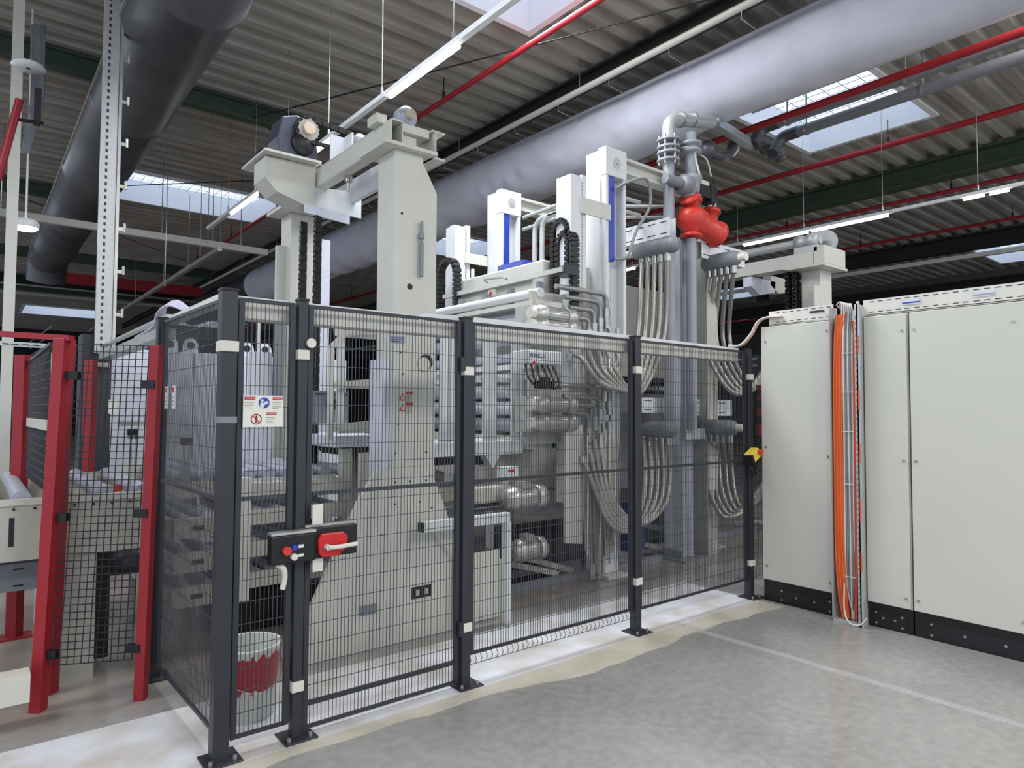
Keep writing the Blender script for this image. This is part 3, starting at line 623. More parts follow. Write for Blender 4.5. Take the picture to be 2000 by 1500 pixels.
# red top rail, left
t = thing('red_rail', (Lt.x, Lt.y, Lt.z), 'red horizontal rail entering from the left onto the tall red post', 'rail')
MB().bar(depthpt(-60, 648, 3.65), depthpt(140, 661, 3.65), .05, .03).build('rail', RED, t)
t = thing('slotted_rail', (Lt.x-.2, Lt.y, Lt.z-.1), 'slotted white strut below the red top rail', 'rail')
MB().bar(depthpt(-40, 668, 4.1), depthpt(92, 676, 4.1), .02, .028).build('strut', ALU, t)
b = MB(); [b.bar(depthpt(5+i*20, 671+i*1.2, 4.07), depthpt(15+i*20, 671.6+i*1.2, 4.07), .006, .008) for i in range(4)]; b.build('slot_pattern', DARK, t)
# far side red posts & mesh
FRp = V((.29, 5.88, 0)); ftop = aY(45, 694, 5.9)
red_post(FRp, (ftop.x, 5.88, ftop.z), .075, 'red post with floor plate on the far side of the conveyor', True)
p1 = aY(178, 704, 6.35); red_post((p1.x-.0, 6.35, 0), (p1.x, 6.35, p1.z), .07, 'red post in front of the dark panel beyond the conveyor')
mm = aY(128, 662, 4.62); red_post((mm.x-.03, 4.62, .0), (mm.x, 4.62, mm.z), .075, 'red post directly behind the tall red gate post')
t = thing('dark_mesh_panel', (.35, 5.3, 0), 'fine dark mesh panel between red posts left of the gate', 'mesh panel')
q0 = aY(58, 706, 5.85); q1 = aY(100, 672, 4.66)
b = MB(); L = (q1-q0).length; kk = 34
for i in range(kk+1):
    u = i/kk; p = q0*(1-u)+q1*u; b.bar(p, (p.x, p.y, 1.12), .004, .004)
for j in range(20):
    z = 1.12+j*.05; b.bar((q0.x, q0.y, z), (q1.x, q1.y, z), .004, .004)
b.build('wire_mesh', WIRE, t)
MB().bar((q0.x, q0.y, 1.5), (q1.x, q1.y, 1.5), .02, .06).build('rail', CREAM2, t)
b = MB().bar(q0, q1, .02, .02); b.build('top_rail', WIRE, t)
# light post & box near left
tag(MB().box(.48, .54, 6.6, 6.66, 0, 2.05).build('white_post', WHITE, loc=(.5, 6.6, 0)), 'white post behind the tall red gate post beyond conveyor', 'post')
t = thing('dark_cabinet', (.9, 7.2, 0), 'tall dark grey panel standing behind the conveyor at left', 'cabinet')
p0, p1 = aY(160, 690, 7.2), aY(219, 690, 7.2)
MB().box(p0.x, p1.x, 7.2, 7.5, 0, 2.28).build('body', DARK, t, bevel=.005); MB().box(p1.x-.2, p1.x-.02, 7.17, 7.2, 1.98, 2.02).build('latch', ALU, t)
MB().box(p0.x+.22, p0.x+.29, 7.19, 7.2, 1.55, 1.68).build('tag_label', PLASTW, t)
# ================================================================ pale cabinets behind the cage
labs = ['pale blue-white tall cabinet left-most behind the cage', 'pale blue-white tall cabinet with lifting eyes behind the side mesh', 'pale blue-white tall cabinet behind the corner post and beacon', 'pale blue-white tall cabinet behind the near lifting frame']
xx = aY(222, 690, 7.7).x
edges = [xx, aY(379, 690, 7.7).x, aY(440, 690, 7.7).x, aY(522, 695, 7.7).x, 3.6]
for i in range(4):
    t = thing('tall_cabinet', ((edges[i]+edges[i+1])/2, 7.7, 0), labs[i], 'cabinet', 'pale cabinets behind the cage')
    MB().box(edges[i]+.004, edges[i+1]-.004, 7.7, 8.2, 0.05, 2.2).build('body', LAV, t, bevel=.006); MB().box(edges[i]+.02, edges[i+1]-.02, 7.72, 8.18, 0, .05).build('plinth', BLACK, t)
    if i in (0, 2):
        x2 = edges[i+1]-.22 if i == 0 else edges[i]+.25
        b = MB()
        for q in (x2, x2+.2):
            pts = [(q-.08, 2.2)]+[(q+.075*math.cos(a), 2.28+.075*math.sin(a)) for a in [math.pi-math.pi*k/8 for k in range(9)]]+[(q+.08, 2.2)]
            b.prism(pts, 'y', 7.76, 7.78)
        b.build('lifting_eye', LAV, t); b = MB()
        for q in (x2, x2+.2): b.cyl((q, 7.755, 2.28), (q, 7.785, 2.28), .038, 16)
        b.build('eye_hole', BLACK, t)
# ================================================================ CONVEYOR (left)
def roller(parent, x, y0, y1, z, r=.04, m_=ROLLER):
    return MB().cyl((x, y0, z), (x, y1, z), r, 16).build('roller', m_, parent)
t = thing('roller_conveyor', (.2, 5.4, 0), 'cream roller conveyor entering from the left behind the red gate', 'conveyor')
MB().box(-1.6, .95, 4.68, 4.70, .745, 1.09).build('side_plate', CREAM2, t)
MB().box(-1.6, .95, 6.2, 6.22, .8, 1.1).build('side_plate', CREAM2, t)
b = MB(); b.box(-1.6, .95, 4.66, 4.68, 1.055, 1.09).build('top_flange', CREAM, t)
b = MB()
for k in range(26): b.cyl((-1.5+k*.095, 4.659, 1.035), (-1.5+k*.095, 4.679, 1.035), .007, 8)
b.build('bolt_row', BLACK, t); b = MB()
p = aY(22, 1040, 4.68); b.box(p.x-.012, p.x+.012, 4.676, 4.68, p.z-.08, p.z+.08); b.build('slot', BLACK, t)
for k in range(11): roller(t, .86-k*.205, 4.71, 6.19, 1.082, .05)
MB().box(.42, .62, 4.72, 4.9, 0, .745).build('leg', CREAM2, t)
MB().box(.42, .58, 6.0, 6.19, 0, .8).build('leg', CREAM2, t)
MB().box(-1.5, -1.3, 4.72, 4.9, 0, .745).build('leg', CREAM2, t)
tray('slotted_beam', -1.6, .4, 4.95, 5.05, .52, .68, 'grey slotted cable beam under the roller conveyor', m_=GREY)
tag(MB().box(-1.5, .28, 4.2, 4.32, .12, .26).build('floor_beam', PLASTW, loc=(-.5, 4.2, .12)), 'white floor beam at the lower left corner by the red post', 'beam')
t = thing('conveyor_motor', (1.0, 5.0, .6), 'dark drive motor under the conveyor behind the red gate', 'motor')
MB().lathe((.72, 4.95, .62), (1.2, 4.95, .62), [(0, .02), (0, .08), (.22, .085), (.25, .06), (.25, .01)], 18).build('motor_body', DARK, t)
MB().box(.6, .72, 4.9, 5.0, .05, .7).build('bracket', BLACK, t)
t = thing('sensor_stand', (1.05, 5.0, 1.1), 'thin white sensor stand with black head above the rollers', 'sensor')
p = aY(259, 850, 4.9); p2 = aY(259, 935, 4.9)
b = MB(); b.box(p.x-.015, p.x+.0, 4.9, 4.915, 1.08, p.z).box(p.x+.015, p.x+.03, 4.9, 4.915, 1.08, p.z); b.build('stand', ALU, t)
MB().box(p.x-.03, p.x+.03, 4.88, 4.93, p.z, p.z+.04).build('sensor_head', BLACK, t); MB().box(p.x-.08, p.x+.14, 4.9, 4.92, p.z+.06, p.z+.09).build('arm', ALU, t)
t = thing('sensor_stand', (1.35, 5.0, 1.1), 'thin grey sensor stand behind the side mesh panel', 'sensor')
p = aY(365, 858, 4.9)
b = MB(); b.box(p.x-.02, p.x-.005, 4.9, 4.915, 1.08, p.z).box(p.x+.01, p.x+.025, 4.9, 4.915, 1.08, p.z); b.build('stand', ALU, t)
MB().box(p.x-.035, p.x+.03, 4.88, 4.93, p.z-.04, p.z+.01).build('sensor_head', BLACK, t); MB().box(p.x-.35, p.x+.02, 4.9, 4.915, p.z+.01, p.z+.03).build('arm', ALU, t)
p = aY(229, 945, 4.69); tag(MB().box(p.x-.022, p.x+.022, 4.655, 4.659, 1.1, 1.14).build('warning_label', VRED, loc=p), 'small red warning label on the conveyor edge', 'label')
# ================================================================ DECK STACK inside the cage
decks = [1.0, .82, .60, .39]
t = thing('deck_rack', (1.5, 5.4, .3), 'cream upright frame holding the stacked roller decks', 'rack')
MB().box(1.43, 1.52, 4.72, 4.80, .30, 1.13).build('post', CREAM, t); MB().box(2.24, 2.32, 4.84, 4.92, .3, 1.30).build('post', CREAM, t)
MB().box(1.43, 1.52, 6.1, 6.18, 0, 1.13).build('post', CREAM, t); MB().box(2.24, 2.32, 6.1, 6.18, 0, 1.2).build('post', CREAM, t)
MB().box(1.5, 2.5, 5.0, 5.9, 0.01, .28).build('base_frame', BLACK, t)
lbs = ['topmost roller deck of the stack inside the cage', 'second roller deck from the top of the stack inside the cage', 'third roller deck from the top, behind the door lock', 'lowest roller deck of the stack inside the cage']
for i, z in enumerate(decks):
    t = thing('roller_deck', (1.7, 5.4, z), lbs[i], 'roller deck', 'stacked roller decks')
    MB().box(1.525, 2.23, 4.76, 4.80, z-.02, z+.085).build('front_beam', CREAM2, t); MB().box(1.53, 2.23, 6.02, 6.06, z-.02, z+.085).build('rear_beam', CREAM2, t)
    MB().box(1.525, 1.55, 4.8, 6.02, z-.02, z+.03).build('end_plate', CREAM2, t)
    for k in range(5): roller(t, 1.62+k*.14, 4.81, 6.01, z+.05, .036)
for i, z in enumerate([.80, .58, .36]):
    t = thing('roller_deck', (1.1, 5.3, z), ['upper short roller deck seen through the side mesh panel', 'middle short roller deck seen through the side mesh panel', 'lower short roller deck seen through the side mesh panel'][i], 'roller deck', 'short roller decks by the side panel')
    MB().box(1.04, 1.36, 4.72, 4.76, z-.04, z+.09).build('front_beam', CREAM2, t); MB().box(1.0, 1.04, 4.76, 6.0, z-.04, z+.09).build('side_beam', CREAM2, t)
    for k in range(2): roller(t, 1.13+k*.15, 4.77, 6.0, z+.06, .038)
    MB().box(1.15, 1.22, 4.712, 4.72, z+.01, z+.04).build('handle_hole', BLACK, t)
    MB().box(1.0, 1.05, 5.93, 5.99, z-.13 if i < 2 else 0, z-.04).build('support_leg', CREAM2, t)
for (x, lb) in ((2.45, 'long grey roller behind the gusset plate, right of the deck stack'), ):
    pass
t = thing('roller_table', (2.1, 5.5, 1.0), 'wide table of pale rollers leading under the lifting frame', 'roller table')
for k in range(9): roller(t, 1.15+k*.145, 4.98, 6.2, 1.12, .045)
MB().box(1.0, 2.45, 6.22, 6.26, 1.0, 1.15).build('rear_beam', CREAM, t); MB().box(1.0, 2.23, 4.93, 4.96, 1.0, 1.10).build('front_beam', CREAM, t)
MB().box(aY(706, 885, 4.62).x, aY(742, 885, 4.62).x, 4.62, 4.68, .85, aY(706, 885, 4.62).z).build('guide_plate', CREAM, t)
# beacon
t = thing('signal_beacon', (1.81, 5.55, 2.0), 'red-orange signal beacon on a white rod inside the cage', 'beacon')
p = aY(507, 605, 5.5)
MB().cyl((p.x, 5.5, 2.05), (p.x, 5.5, p.z-.08), .013, 8).build('rod', WHITE, t); MB().cyl((p.x, 5.5, p.z-.08), (p.x, 5.5, p.z-.02), .022, 12).build('collar', ALU, t)
b = MB(); b.cyl((p.x, 5.5, p.z-.02), (p.x, 5.5, p.z+.08), .028, 16); b.build('lens', BEAC, t); MB().box(p.x-.07, p.x+.1, 5.47, 5.53, 1.2, 2.06).build('bracket', LAV, t)
t = tray('vertical_slotted_strut', 1.9, 1.98, 5.4, 5.43, 1.5, 2.42, 'vertical slotted strut behind the safety sign', m_=GREY)
# ================================================================ NEAR LIFTING FRAME
t = thing('lifting_frame', (2.3, 4.2, 0), 'tall cream lifting frame with gusset foot and chain drive on top', 'lifting frame'); LF = t
b = MB(); b.prism([(1.66, 0), (1.68, .28), (2.03, .99), (2.17, 1.2), (2.62, 1.2), (2.62, 1.1), (2.71, .9), (2.92, .35), (2.92, 0)], 'y', 4.13, 4.17)
b.build('foot_plate', CREAM, t)
MB().box(2.27, 2.5, 4.13, 4.38, 1.2, 3.43).build('column', CREAM, t, bevel=.006)
MB().prism([(2.5, 1.2), (2.62, 1.2), (2.62, 3.18), (2.5, 3.38)], 'y', 4.135, 4.15).build('side_plate', CREAM, t)
MB().box(2.22, 2.27, 4.16, 4.36, .4, 1.95).build('guide_strip', LAV, t)
b = MB(); b.cyl((2.4, 4.128, 2.47), (2.4, 4.1285, 2.47), .022, 20); b.cyl((2.33, 4.128, 2.98), (2.33, 4.1285, 2.98), .01, 12)
c = aY(833, 707, 4.12); b.cyl((c.x, 4.125, c.z), (c.x, 4.1295, c.z), .055, 24)
for (u, v) in ((2.3, 1.3), (2.55, 1.3), (2.3, 1.1), (2.42, 1.1), (2.55, 1.1), (2.3, .95), (2.5, .95), (2.32, 1.5), (2.6, .9), (2.35, 1.85), (2.33, 2.0), (2.2, .75)): b.cyl((u, 4.126, v), (u, 4.13, v), .008, 8)
b.build('bolt_hole', BLACK, t)
c = aY(833, 709, 4.12); MB().cyl((c.x-.02, 4.122, c.z-.01), (c.x-.02, 4.1248, c.z-.01), .05, 24).build('hole_cover', CREAM, t)
b = MB(); MB().box(2.04, 2.17, 4.122, 4.13, .235, .30).build('access_plate', GREY, t); MB().box(2.44, 2.6, 4.122, 4.13, .28, .36).build('access_opening', BLACK, t)
b = MB(); b.box(2.47, 2.5, 4.12, 4.122, .3, .34).box(2.54, 2.57, 4.12, 4.122, .3, .34); b.build('plug', ALU, t)
q0 = aY(762, 655, 4.12); q1 = aY(791, 670, 4.12)
lbx = MB().box(q0.x, q1.x, 4.122, 4.128, q1.z, q0.z).build('number_plate', mat('plate_blue_grey', (150, 156, 178), .4), t)
text('Bürkle', .03, ((q0.x+q1.x)/2+.01, 4.1205, (q0.z+q1.z)/2), FRONT, DBLUE, 'plate_lettering', lbx, .0003) if False else None
b = MB(); [b.box(q0.x+.012, q1.x-.01-.01*k, 4.1205, 4.122, q0.z-.012-k*.012-.004, q0.z-.012-k*.012) for k in range(3)]; b.build('plate_lines', DBLUE, t)
# warning triangles
for zc in (776, 797):
    c = aY(787.5, zc, 4.12); r = .028; g = MB(); g.prism([(c.x-r, c.z-r*.8), (c.x+r, c.z-r*.8), (c.x, c.z+r)], 'y', 4.125, 4.1285); g.build('warning_triangle', PRED, t)
    g = MB(); r *= .6; g.prism([(c.x-r, c.z-r*.8), (c.x+r, c.z-r*.8), (c.x, c.z+r*.9)], 'y', 4.123, 4.125); g.build('triangle_field', YEL if False else PLASTW, t)
g = MB(); h = MB()
for zc in (768, 789):
    c = aY(800.5, zc, 4.12); g.box(c.x-.028, c.x+.028, 4.125, 4.1285, c.z-.01, c.z+.01)
    for k in range(4): h.box(c.x-.025, c.x+.02, 4.126, 4.1285, c.z-.026-k*.012, c.z-.022-k*.012)
g.build('warning_header', PRED, t); h.build('warning_print', PRINT, t)
# gas spring on the side plate
g0 = aY(824, 432, 4.1); g1 = aY(823, 540, 4.1); gm = aY(823.5, 461, 4.1)
b = MB(); b.cyl((g0.x, 4.1, g0.z), (g0.x, 4.1, g1.z), .011, 12); b.cyl((g0.x, 4.1, gm.z-.02), (g0.x, 4.1, gm.z+.02), .02, 12); b.cyl((g0.x, 4.1, g1.z), (g0.x, 4.1, gm.z-.05), .015, 12); b.build('gas_spring', GREY, t)
# far column
MB().box(2.24, 2.46, 6.0, 6.25, 0, 3.4).build('column', CREAM, t, bevel=.008); MB().box(2.15, 2.27, 6.1, 6.14, .5, 3.1).build('side_plate', CREAM, t)
MB().box(2.5, 2.62, 6.0, 6.04, .8, 3.2).build('side_plate', LAV, t)
MB().prism([(1.75, 0), (2.17, 1.2), (2.62, 1.2), (2.9, 0)], 'y', 6.2, 6.23).build('foot_plate', CREAM, t)
# head: base plate, beams, end block
MB().box(2.16, 2.58, 4.06, 4.46, 3.43, 3.455).build('head_plate', CREAM, t); MB().box(2.56, 2.68, 4.12, 4.4, 3.43, 3.445).build('head_plate', CREAM, t)
b = MB(); b.box(2.21, 2.305, 4.08, 5.4, 3.455, 3.465).box(2.21, 2.305, 4.08, 5.4, 3.605, 3.615).box(2.21, 2.218, 4.08, 5.4, 3.465, 3.605).box(2.297, 2.305, 4.08, 5.4, 3.465, 3.605); b.build('long_beam', CREAM, t, bevel=.004)
MB().box(2.305, 2.53, 4.10, 4.3, 3.555, 3.615).build('cross_bar', CREAM, t, bevel=.003); MB().box(2.305, 2.45, 4.14, 4.3, 3.455, 3.555).build('cross_web', CREAM, t, bevel=.01)
MB().box(2.16, 2.24, 4.2, 4.34, 3.615, 3.68).build('top_block', CREAM, t)
MB().box(2.17, 2.21, 4.2, 4.35, 3.62, 3.70).build('top_block', CREAM, t) if False else None
b = MB(); b.box(2.555, 2.565, 4.06, 4.4, 3.455, 3.60); b.build('end_web', CREAM, t); b = MB(); b.box(2.53, 2.64, 4.06, 4.4, 3.60, 3.61); b.build('end_flange', CREAM, t)
z_t = aX(750, 314, 2.52).z; z_b = aX(750, 361, 2.52).z
MB().box(2.52, 2.56, 4.46, 6.0, z_b, z_t).build('side_beam', LAV, t)
c = V((2.385, 4.2, 3.70)); b = MB(); b.lathe(c-V((0, .06, 0)), c+V((0, 1, 0)), [(0, .02), (0, .045), (.01, .062), (.02, .075), (.1, .075), (.12, .05)], 24); b.box(2.29, 2.48, 4.15, 4.26, 3.615, 3.635); b.build('pillow_bearing', mat('bearing_grey', (150, 155, 165), .35, .2), t)
MB().cyl(c-V((0, .1, 0)), c+V((0, 1.3, 0)), .035, 20).build('shaft', mat('shaft_steel', (196, 184, 166), .3, .5), t)
def sprocket(mb, c, r, ax, n=18, th=.03):
    pts = []
    for k in range(n*2):
        rr = r if k % 2 else r*.88; pts.append((rr*math.cos(math.pi*k/n), rr*math.sin(math.pi*k/n)))
    if ax == 'y': mb.prism([(c.x+u, c.z+v) for u, v in pts], 'y', c.y-th/2, c.y+th/2)
    else: mb.prism([(c.y+u, c.z+v) for u, v in pts], 'x', c.x-th/2, c.x+th/2)
b = MB(); sprocket(b, V((2.385, 4.4, 3.70)), .085, 'y'); b.build('sprocket', CHAIN, t)
# motor platform: polygonal bracket under a flat plate
MB().prism([(1.78, 3.62), (2.2, 3.63), (2.2, 3.29), (2.09, 3.29), (1.88, 3.35), (1.78, 3.45)], 'y', 5.35, 5.62).build('platform_bracket', CREAM, t, bevel=.002)
MB().prism([(2.2, 3.455), (2.62, 3.50), (2.62, 3.27), (2.2, 3.29)], 'y', 5.36, 5.38).build('apron_plate', WHITE, t)
MB().prism([(2.1, 3.29), (2.5, 3.27), (2.5, 3.19), (2.1, 3.22)], 'y', 5.33, 5.345).build('apron_plate', LAV, t)
MB().box(1.745, 2.21, 5.26, 5.84, 3.63, 3.65).build('motor_platform', CREAM, t)
MB().box(2.12, 2.5, 5.9, 6.3, 3.40, 3.43).build('column_cap', CREAM, t)
q0, q1 = aY(646, 262, 5.1), aY(676, 315, 5.1); MB().box(q0.x, q1.x, 5.1, 5.115, 3.55, q0.z-.0).build('upright_plate', LAV, t); MB().box(q1.x, q1.x+.015, 5.0, 5.2, 3.55, q0.z+.02).build('upright_plate', WHITE, t)
g = thing('drive_gearmotor', (2.0, 5.5, 3.65), 'dark blue-grey drive gearmotor with chain sprocket on top of the lifting frame', 'motor')
GM = mat('gearbox_paint', (74, 78, 92), .35, .2, var=.12)
sc = aY(603, 252, 5.40)
b = MB(); b.prism([(sc.x-.22, 3.66), (sc.x+.1, 3.66), (sc.x+.11, 3.8), (sc.x+.06, sc.z+.08), (sc.x-.08, sc.z+.12), (sc.x-.2, sc.z+.08), (sc.x-.24, 3.85)], 'y', 5.46, 5.72); b.box(sc.x-.26, sc.x+.2, 5.40, 5.75, 3.65, 3.68); b.build('gearbox', GM, g, bevel=.012)
MB().ball((sc.x-.03, 5.45, sc.z-.12), .1, 16, (1, .5, 1)).build('gearbox_cover', BLACK, g)
b = MB(); b.lathe((sc.x-.12, 5.72, 3.84), (sc.x-.16, 6.6, 3.80), [(0, .1), (.04, .115), (.06, .09), (.26, .09), (.28, .1), (.3, .02)], 20); b.build('motor_body', BLACK, g)
b = MB(); b.lathe((sc.x-.133, 6.0, 3.83), (sc.x-.16, 6.6, 3.80), [(0, .105), (.1, .105), (.12, .03)], 20); b.build('fan_cover', GM, g)
b = MB(); sprocket(b, V((sc.x, 5.42, sc.z)), .1, 'y', 16, .03); b.build('sprocket', STEEL, g); MB().cyl((sc.x, 5.37, sc.z), (sc.x, 5.41, sc.z), .05, 24).build('hub', mat('hub_steel', (200, 180, 160), .4, .3), g)
def chain(mb, pts, w_=.03, h_=.022, step=.03):
    pts = [V(p) for p in pts]; acc = []
    for i in range(len(pts)-1):
        L = (pts[i+1]-pts[i]).length; k = max(1, int(L/step))
        for j in range(k): acc.append(pts[i]+(pts[i+1]-pts[i])*(j/k))
    acc.append(pts[-1])
    for i in range(len(acc)-1):
        a_, b_ = acc[i], acc[i+1]
        d_ = (b_-a_)
        if d_.length < 1e-5: continue
        e = d_*.18; mb.bar(a_-e, b_+e, w_ if i % 2 else w_*.6, h_)
    return mb
s2 = V((2.385, 5.42, 3.70)); s2 = V((aY(695, 283, 5.42).x, 5.42, aY(695, 283, 5.42).z))
b = MB(); chain(b, [(sc.x+.02, 5.42, sc.z+.10), (s2.x+.02, 5.42, s2.z+.075)], .035, .045, .035); chain(b, [(sc.x+.0, 5.42, sc.z-.1), (s2.x, 5.42, s2.z-.07)], .03, .03, .026)
chain(b, [(sc.x+.1*math.cos(a), 5.42, sc.z+.1*math.sin(a)) for a in [R(80)+R(190)*k/12 for k in range(13)]], .03, .03, .026)
chain(b, [(s2.x+.075*math.cos(a), 5.42, s2.z+.075*math.sin(a)) for a in [R(-90)+R(180)*k/8 for k in range(9)]], .03, .03, .026); b.build('drive_chain', CHAIN, g)
b = MB(); sprocket(b, s2, .07, 'y'); b.build('sprocket', CHAIN, t); MB().lathe(s2-V((0, .12, 0)), s2+V((0, 1, 0)), [(0, .02), (0, .05), (.02, .07), (.07, .07)], 18).build('pillow_bearing', MATS['bearing_grey'], t)
q = aX(681, 345, 2.3); b = MB(); b.cyl((2.3, q.y, 3.455), (2.3, q.y, 3.41), .03, 12); b.cyl((2.3, q.y, 3.41), (2.3, q.y, 3.33), .01, 8); b.build('levelling_bolt', STEEL, t)
# two lifting chains
for x_, y_c, lbl in ((587, 5.75, ''), (615, 5.35, '')):
    p = aY(x_, 600, y_c); b = MB(); chain(b, [(p.x, y_c, 3.25), (p.x, y_c, .6)], .045, .03, .042); chain(b, [(p.x+.03, y_c, 3.25), (p.x+.03, y_c, .6)], .03, .03, .042); b.build('lifting_chain', CHAIN, t)
b = MB(); chain(b, [(2.64, 4.25, 1.62), (2.64, 4.25, .98)], .03, .03, .03); b.build('lifting_chain', CHAIN, t)
# white table bench at foot
t = thing('guard_frame', (2.9, 4.0, 0), 'low white square-tube frame in front of the gusset foot', 'frame')
b = MB(); b.box(2.45, 3.2, 3.98, 4.03, .76, .83); b.build('top_tube', WHITE, t); MB().box(2.425, 2.45, 3.98, 4.03, .765, .825).build('end_cap', BLACK, t)
MB().box(3.16, 3.21, 3.98, 4.03, .0, .76).build('leg', WHITE, t); MB().box(2.78, 3.16, 4.05, 4.055, .05, .55).build('sheet', CREAM, t)
b = MB(); b.bar((2.56, 4.1, .755), (2.85, 4.1, .45), .01, .012); b.bar((2.85, 4.1, .45), (2.85, 4.1, .05), .012, .012); b.build('cover_edge', CREAM2, t)
t = thing('floor_unit', (2.95, 4.1, 0), 'small cream junction unit with dark openings on the floor behind the fence', 'unit')
p0 = aY(925, 1150, 4.2); p1 = aY(985, 1150, 4.2)
MB().box(p0.x, p1.x, 4.2, 4.35, 0, .42).build('body', CREAM, t); b = MB(); b.box(p0.x+.06, p0.x+.16, 4.19, 4.2, .2, .3).box(p0.x+.06, p0.x+.18, 4.19, 4.2, .06, .09).box(p0.x+.04, p1.x-.05, 4.19, 4.2, .36, .375); b.build('opening', BLACK, t)
# ================================================================ WHITE CARRIAGE FRAMES
def frame_rect(mb, x0, x1, z0, z1, y, w_=.04, cols=(), rows=()):
    mb.box(x0, x1, y, y+w_, z1-w_, z1).box(x0, x1, y, y+w_, z0, z0+w_)
    for x_ in (x0, x1-w_)+tuple(cols): mb.box(x_, x_+w_, y, y+w_, z0+w_, z1-w_)
    for z_ in rows: mb.box(x0+w_, x1-w_, y, y+w_, z_, z_+w_)
t = thing('carriage_frame', (2.3, 4.7, 1.3), 'white square-tube carriage frame with two openings left of the lifting column', 'frame')
def P47(x_, y__): return aY(x_, y__, 4.72)
b = MB(); a0, a1 = P47(663, 645), P47(748, 845); frame_rect(b, a0.x, 2.62, a1.z, a0.z+.0, 4.72, .045); 
r1 = P47(663, 752).z; b.box(a0.x, 2.62, 4.72, 4.765, r1-.02, r1+.02); b.build('front_frame', WHITE, t)
b = MB(); x_l = P47(636, 700).x
for z_ in (P47(652, 643).z, P47(655, 745).z, P47(648, 828).z): b.bar((x_l+.04, 4.66, z_-.03), (2.6, 4.66, z_+.02), .03, .05)
zt = P47(640, 680).z; b.box(x_l, x_l+.035, 4.64, 4.68, P47(632, 860).z, zt); b.bar((x_l+.015, 4.66, zt), (a0.x+.02, 4.66, P47(655, 650).z), .035, .035); b.build('guard_bars', CREAM, t)
MB().box(x_l+.1, 2.6, 4.75, 5.6, P47(650, 875).z, P47(650, 852).z).build('tray', LAV, t)
MB().prism([(x_l+.2, P47(650, 875).z), (x_l+.5, P47(650, 875).z), (x_l+.42, P47(650, 895).z), (x_l+.27, P47(650, 895).z)], 'y', 4.85, 5.4).build('suction_pad', BLACK, t)
b = MB(); z0_ = P47(700, 830).z; b.box(a0.x+.05, 2.5, 5.3, 5.32, z0_, r1-.03); b.build('rear_panel', GREY, t)
b = MB(); b.box(2.3, 2.45, 5.28, 5.3, z0_+.12, z0_+.2).box(2.2, 2.5, 5.28, 5.3, z0_+.24, z0_+.25); b.build('panel_mark', BLACK, t)
t = thing('carriage_frame', (3.2, 4.7, 1.2), 'white carriage frame with tall uprights right of the lifting column', 'frame')
zb = P47(960, 880).z; b = MB()
for i, (xa, xb, y0_, y1_) in enumerate(((862, 875, 640, 880), (881, 894, 628, 885), (947, 955, 640, 880), (957, 969, 645, 870), (1002, 1014, 652, 878), (1021, 1033, 655, 860))):
    q0, q1 = P47(xa, y0_), P47(xb, y1_); b.box(q0.x, q1.x, 4.72, 4.75, q1.z, q0.z)
b.build('upright', WHITE, t)
b = MB(); q0, q1 = P47(860, 872), P47(1016, 885); b.box(2.75, q1.x, 4.68, 5.3, q1.z, q0.z+.03); b.build('platform', WHITE, t, bevel=.004)
b = MB(); 
for zz in (P47(950, 740).z, P47(950, 760).z): b.box(2.7, q1.x-.02, 4.78, 4.81, zz-.02, zz+.02)
zz = P47(1000, 650).z; b.tube(fillet([(3.5, 4.73, zz+.02), (P47(1008, 650).x, 4.73, zz+.03), (P47(1008, 650).x, 4.73, zz-.3)], .05), .02, 8); b.build('cross_rail', WHITE, t)
b = MB()
for (xa, xb) in ((862, 905), (922, 960)):
    q0, q1 = P47(xa, 893), P47(xb, 908); b.prism([(q0.x+.06, q0.z), (q1.x-.06, q0.z), (q1.x, q1.z), (q0.x, q1.z)], 'y', 4.8, 5.2)
b.build('suction_pad', BLACK, t)
q0, q1 = P47(945, 888), P47(975, 912); MB().prism([(q0.x, q0.z), (q1.x, q0.z), (q1.x-.08, q1.z), (q0.x+.08, q1.z)], 'y', 4.7, 4.9).build('bracket', WHITE, t)
q0, q1 = aY(985, 913, 4.4), aY(1012, 933, 4.4)
t2 = thing('junction_box', (q0.x, 4.4, q1.z), 'small white junction box with red label under the platform', 'box')
MB().box(q0.x, q1.x, 4.4, 4.5, q1.z, q0.z).build('body', WHITE, t2); MB().box(q0.x+.04, q0.x+.1, 4.395, 4.4, q0.z-.04, q0.z-.02).build('red_label', PRED, t2)
MB().box(q0.x+.05, q0.x+.08, 4.45, 4.48, .9, q1.z).build('stand_post', WHITE, t2)
# lower linear drive units with motors behind fence
def servo(name, a, L, r, lb, m_=ALU, parentlabel=True, group=None):
    a = V(a); t = thing(name, a, lb, 'motor', group); d = V((1, 0, 0))
    MB().lathe(a, a+d, [(0, .01), (0, r*.85), (.05, r*.85), (.06, r), (L*.25, r)], 20).build('flange', ALU, t)
    b = MB(); b.lathe(a+d*(L*.25), a+d*2, [(0, r*.8), (0, r*.86), (L*.5, r*.86)], 24)
    for k in range(22):
        th = 2*math.pi*k/22; p = V((0, math.cos(th), math.sin(th)))*r*.9; b.bar(a+d*(L*.27)+p, a+d*(L*.74)+p, .004, r*.14, up=(0, math.cos(th), math.sin(th)))
    b.build('motor_body', m_, t)
    MB().lathe(a+d*(L*.75), a+d*2, [(0, r*.9), (.0, r*1.02), (L*.2, r*1.02), (L*.25, r*.85), (L*.25, .01)], 24).build('fan_cover', m_, t)
    MB().box(a.x+L*.35, a.x+L*.6, a.y-.05, a.y+.05, a.z+r*.8, a.z+r*1.35).build('terminal_box', m_, t)
    return t
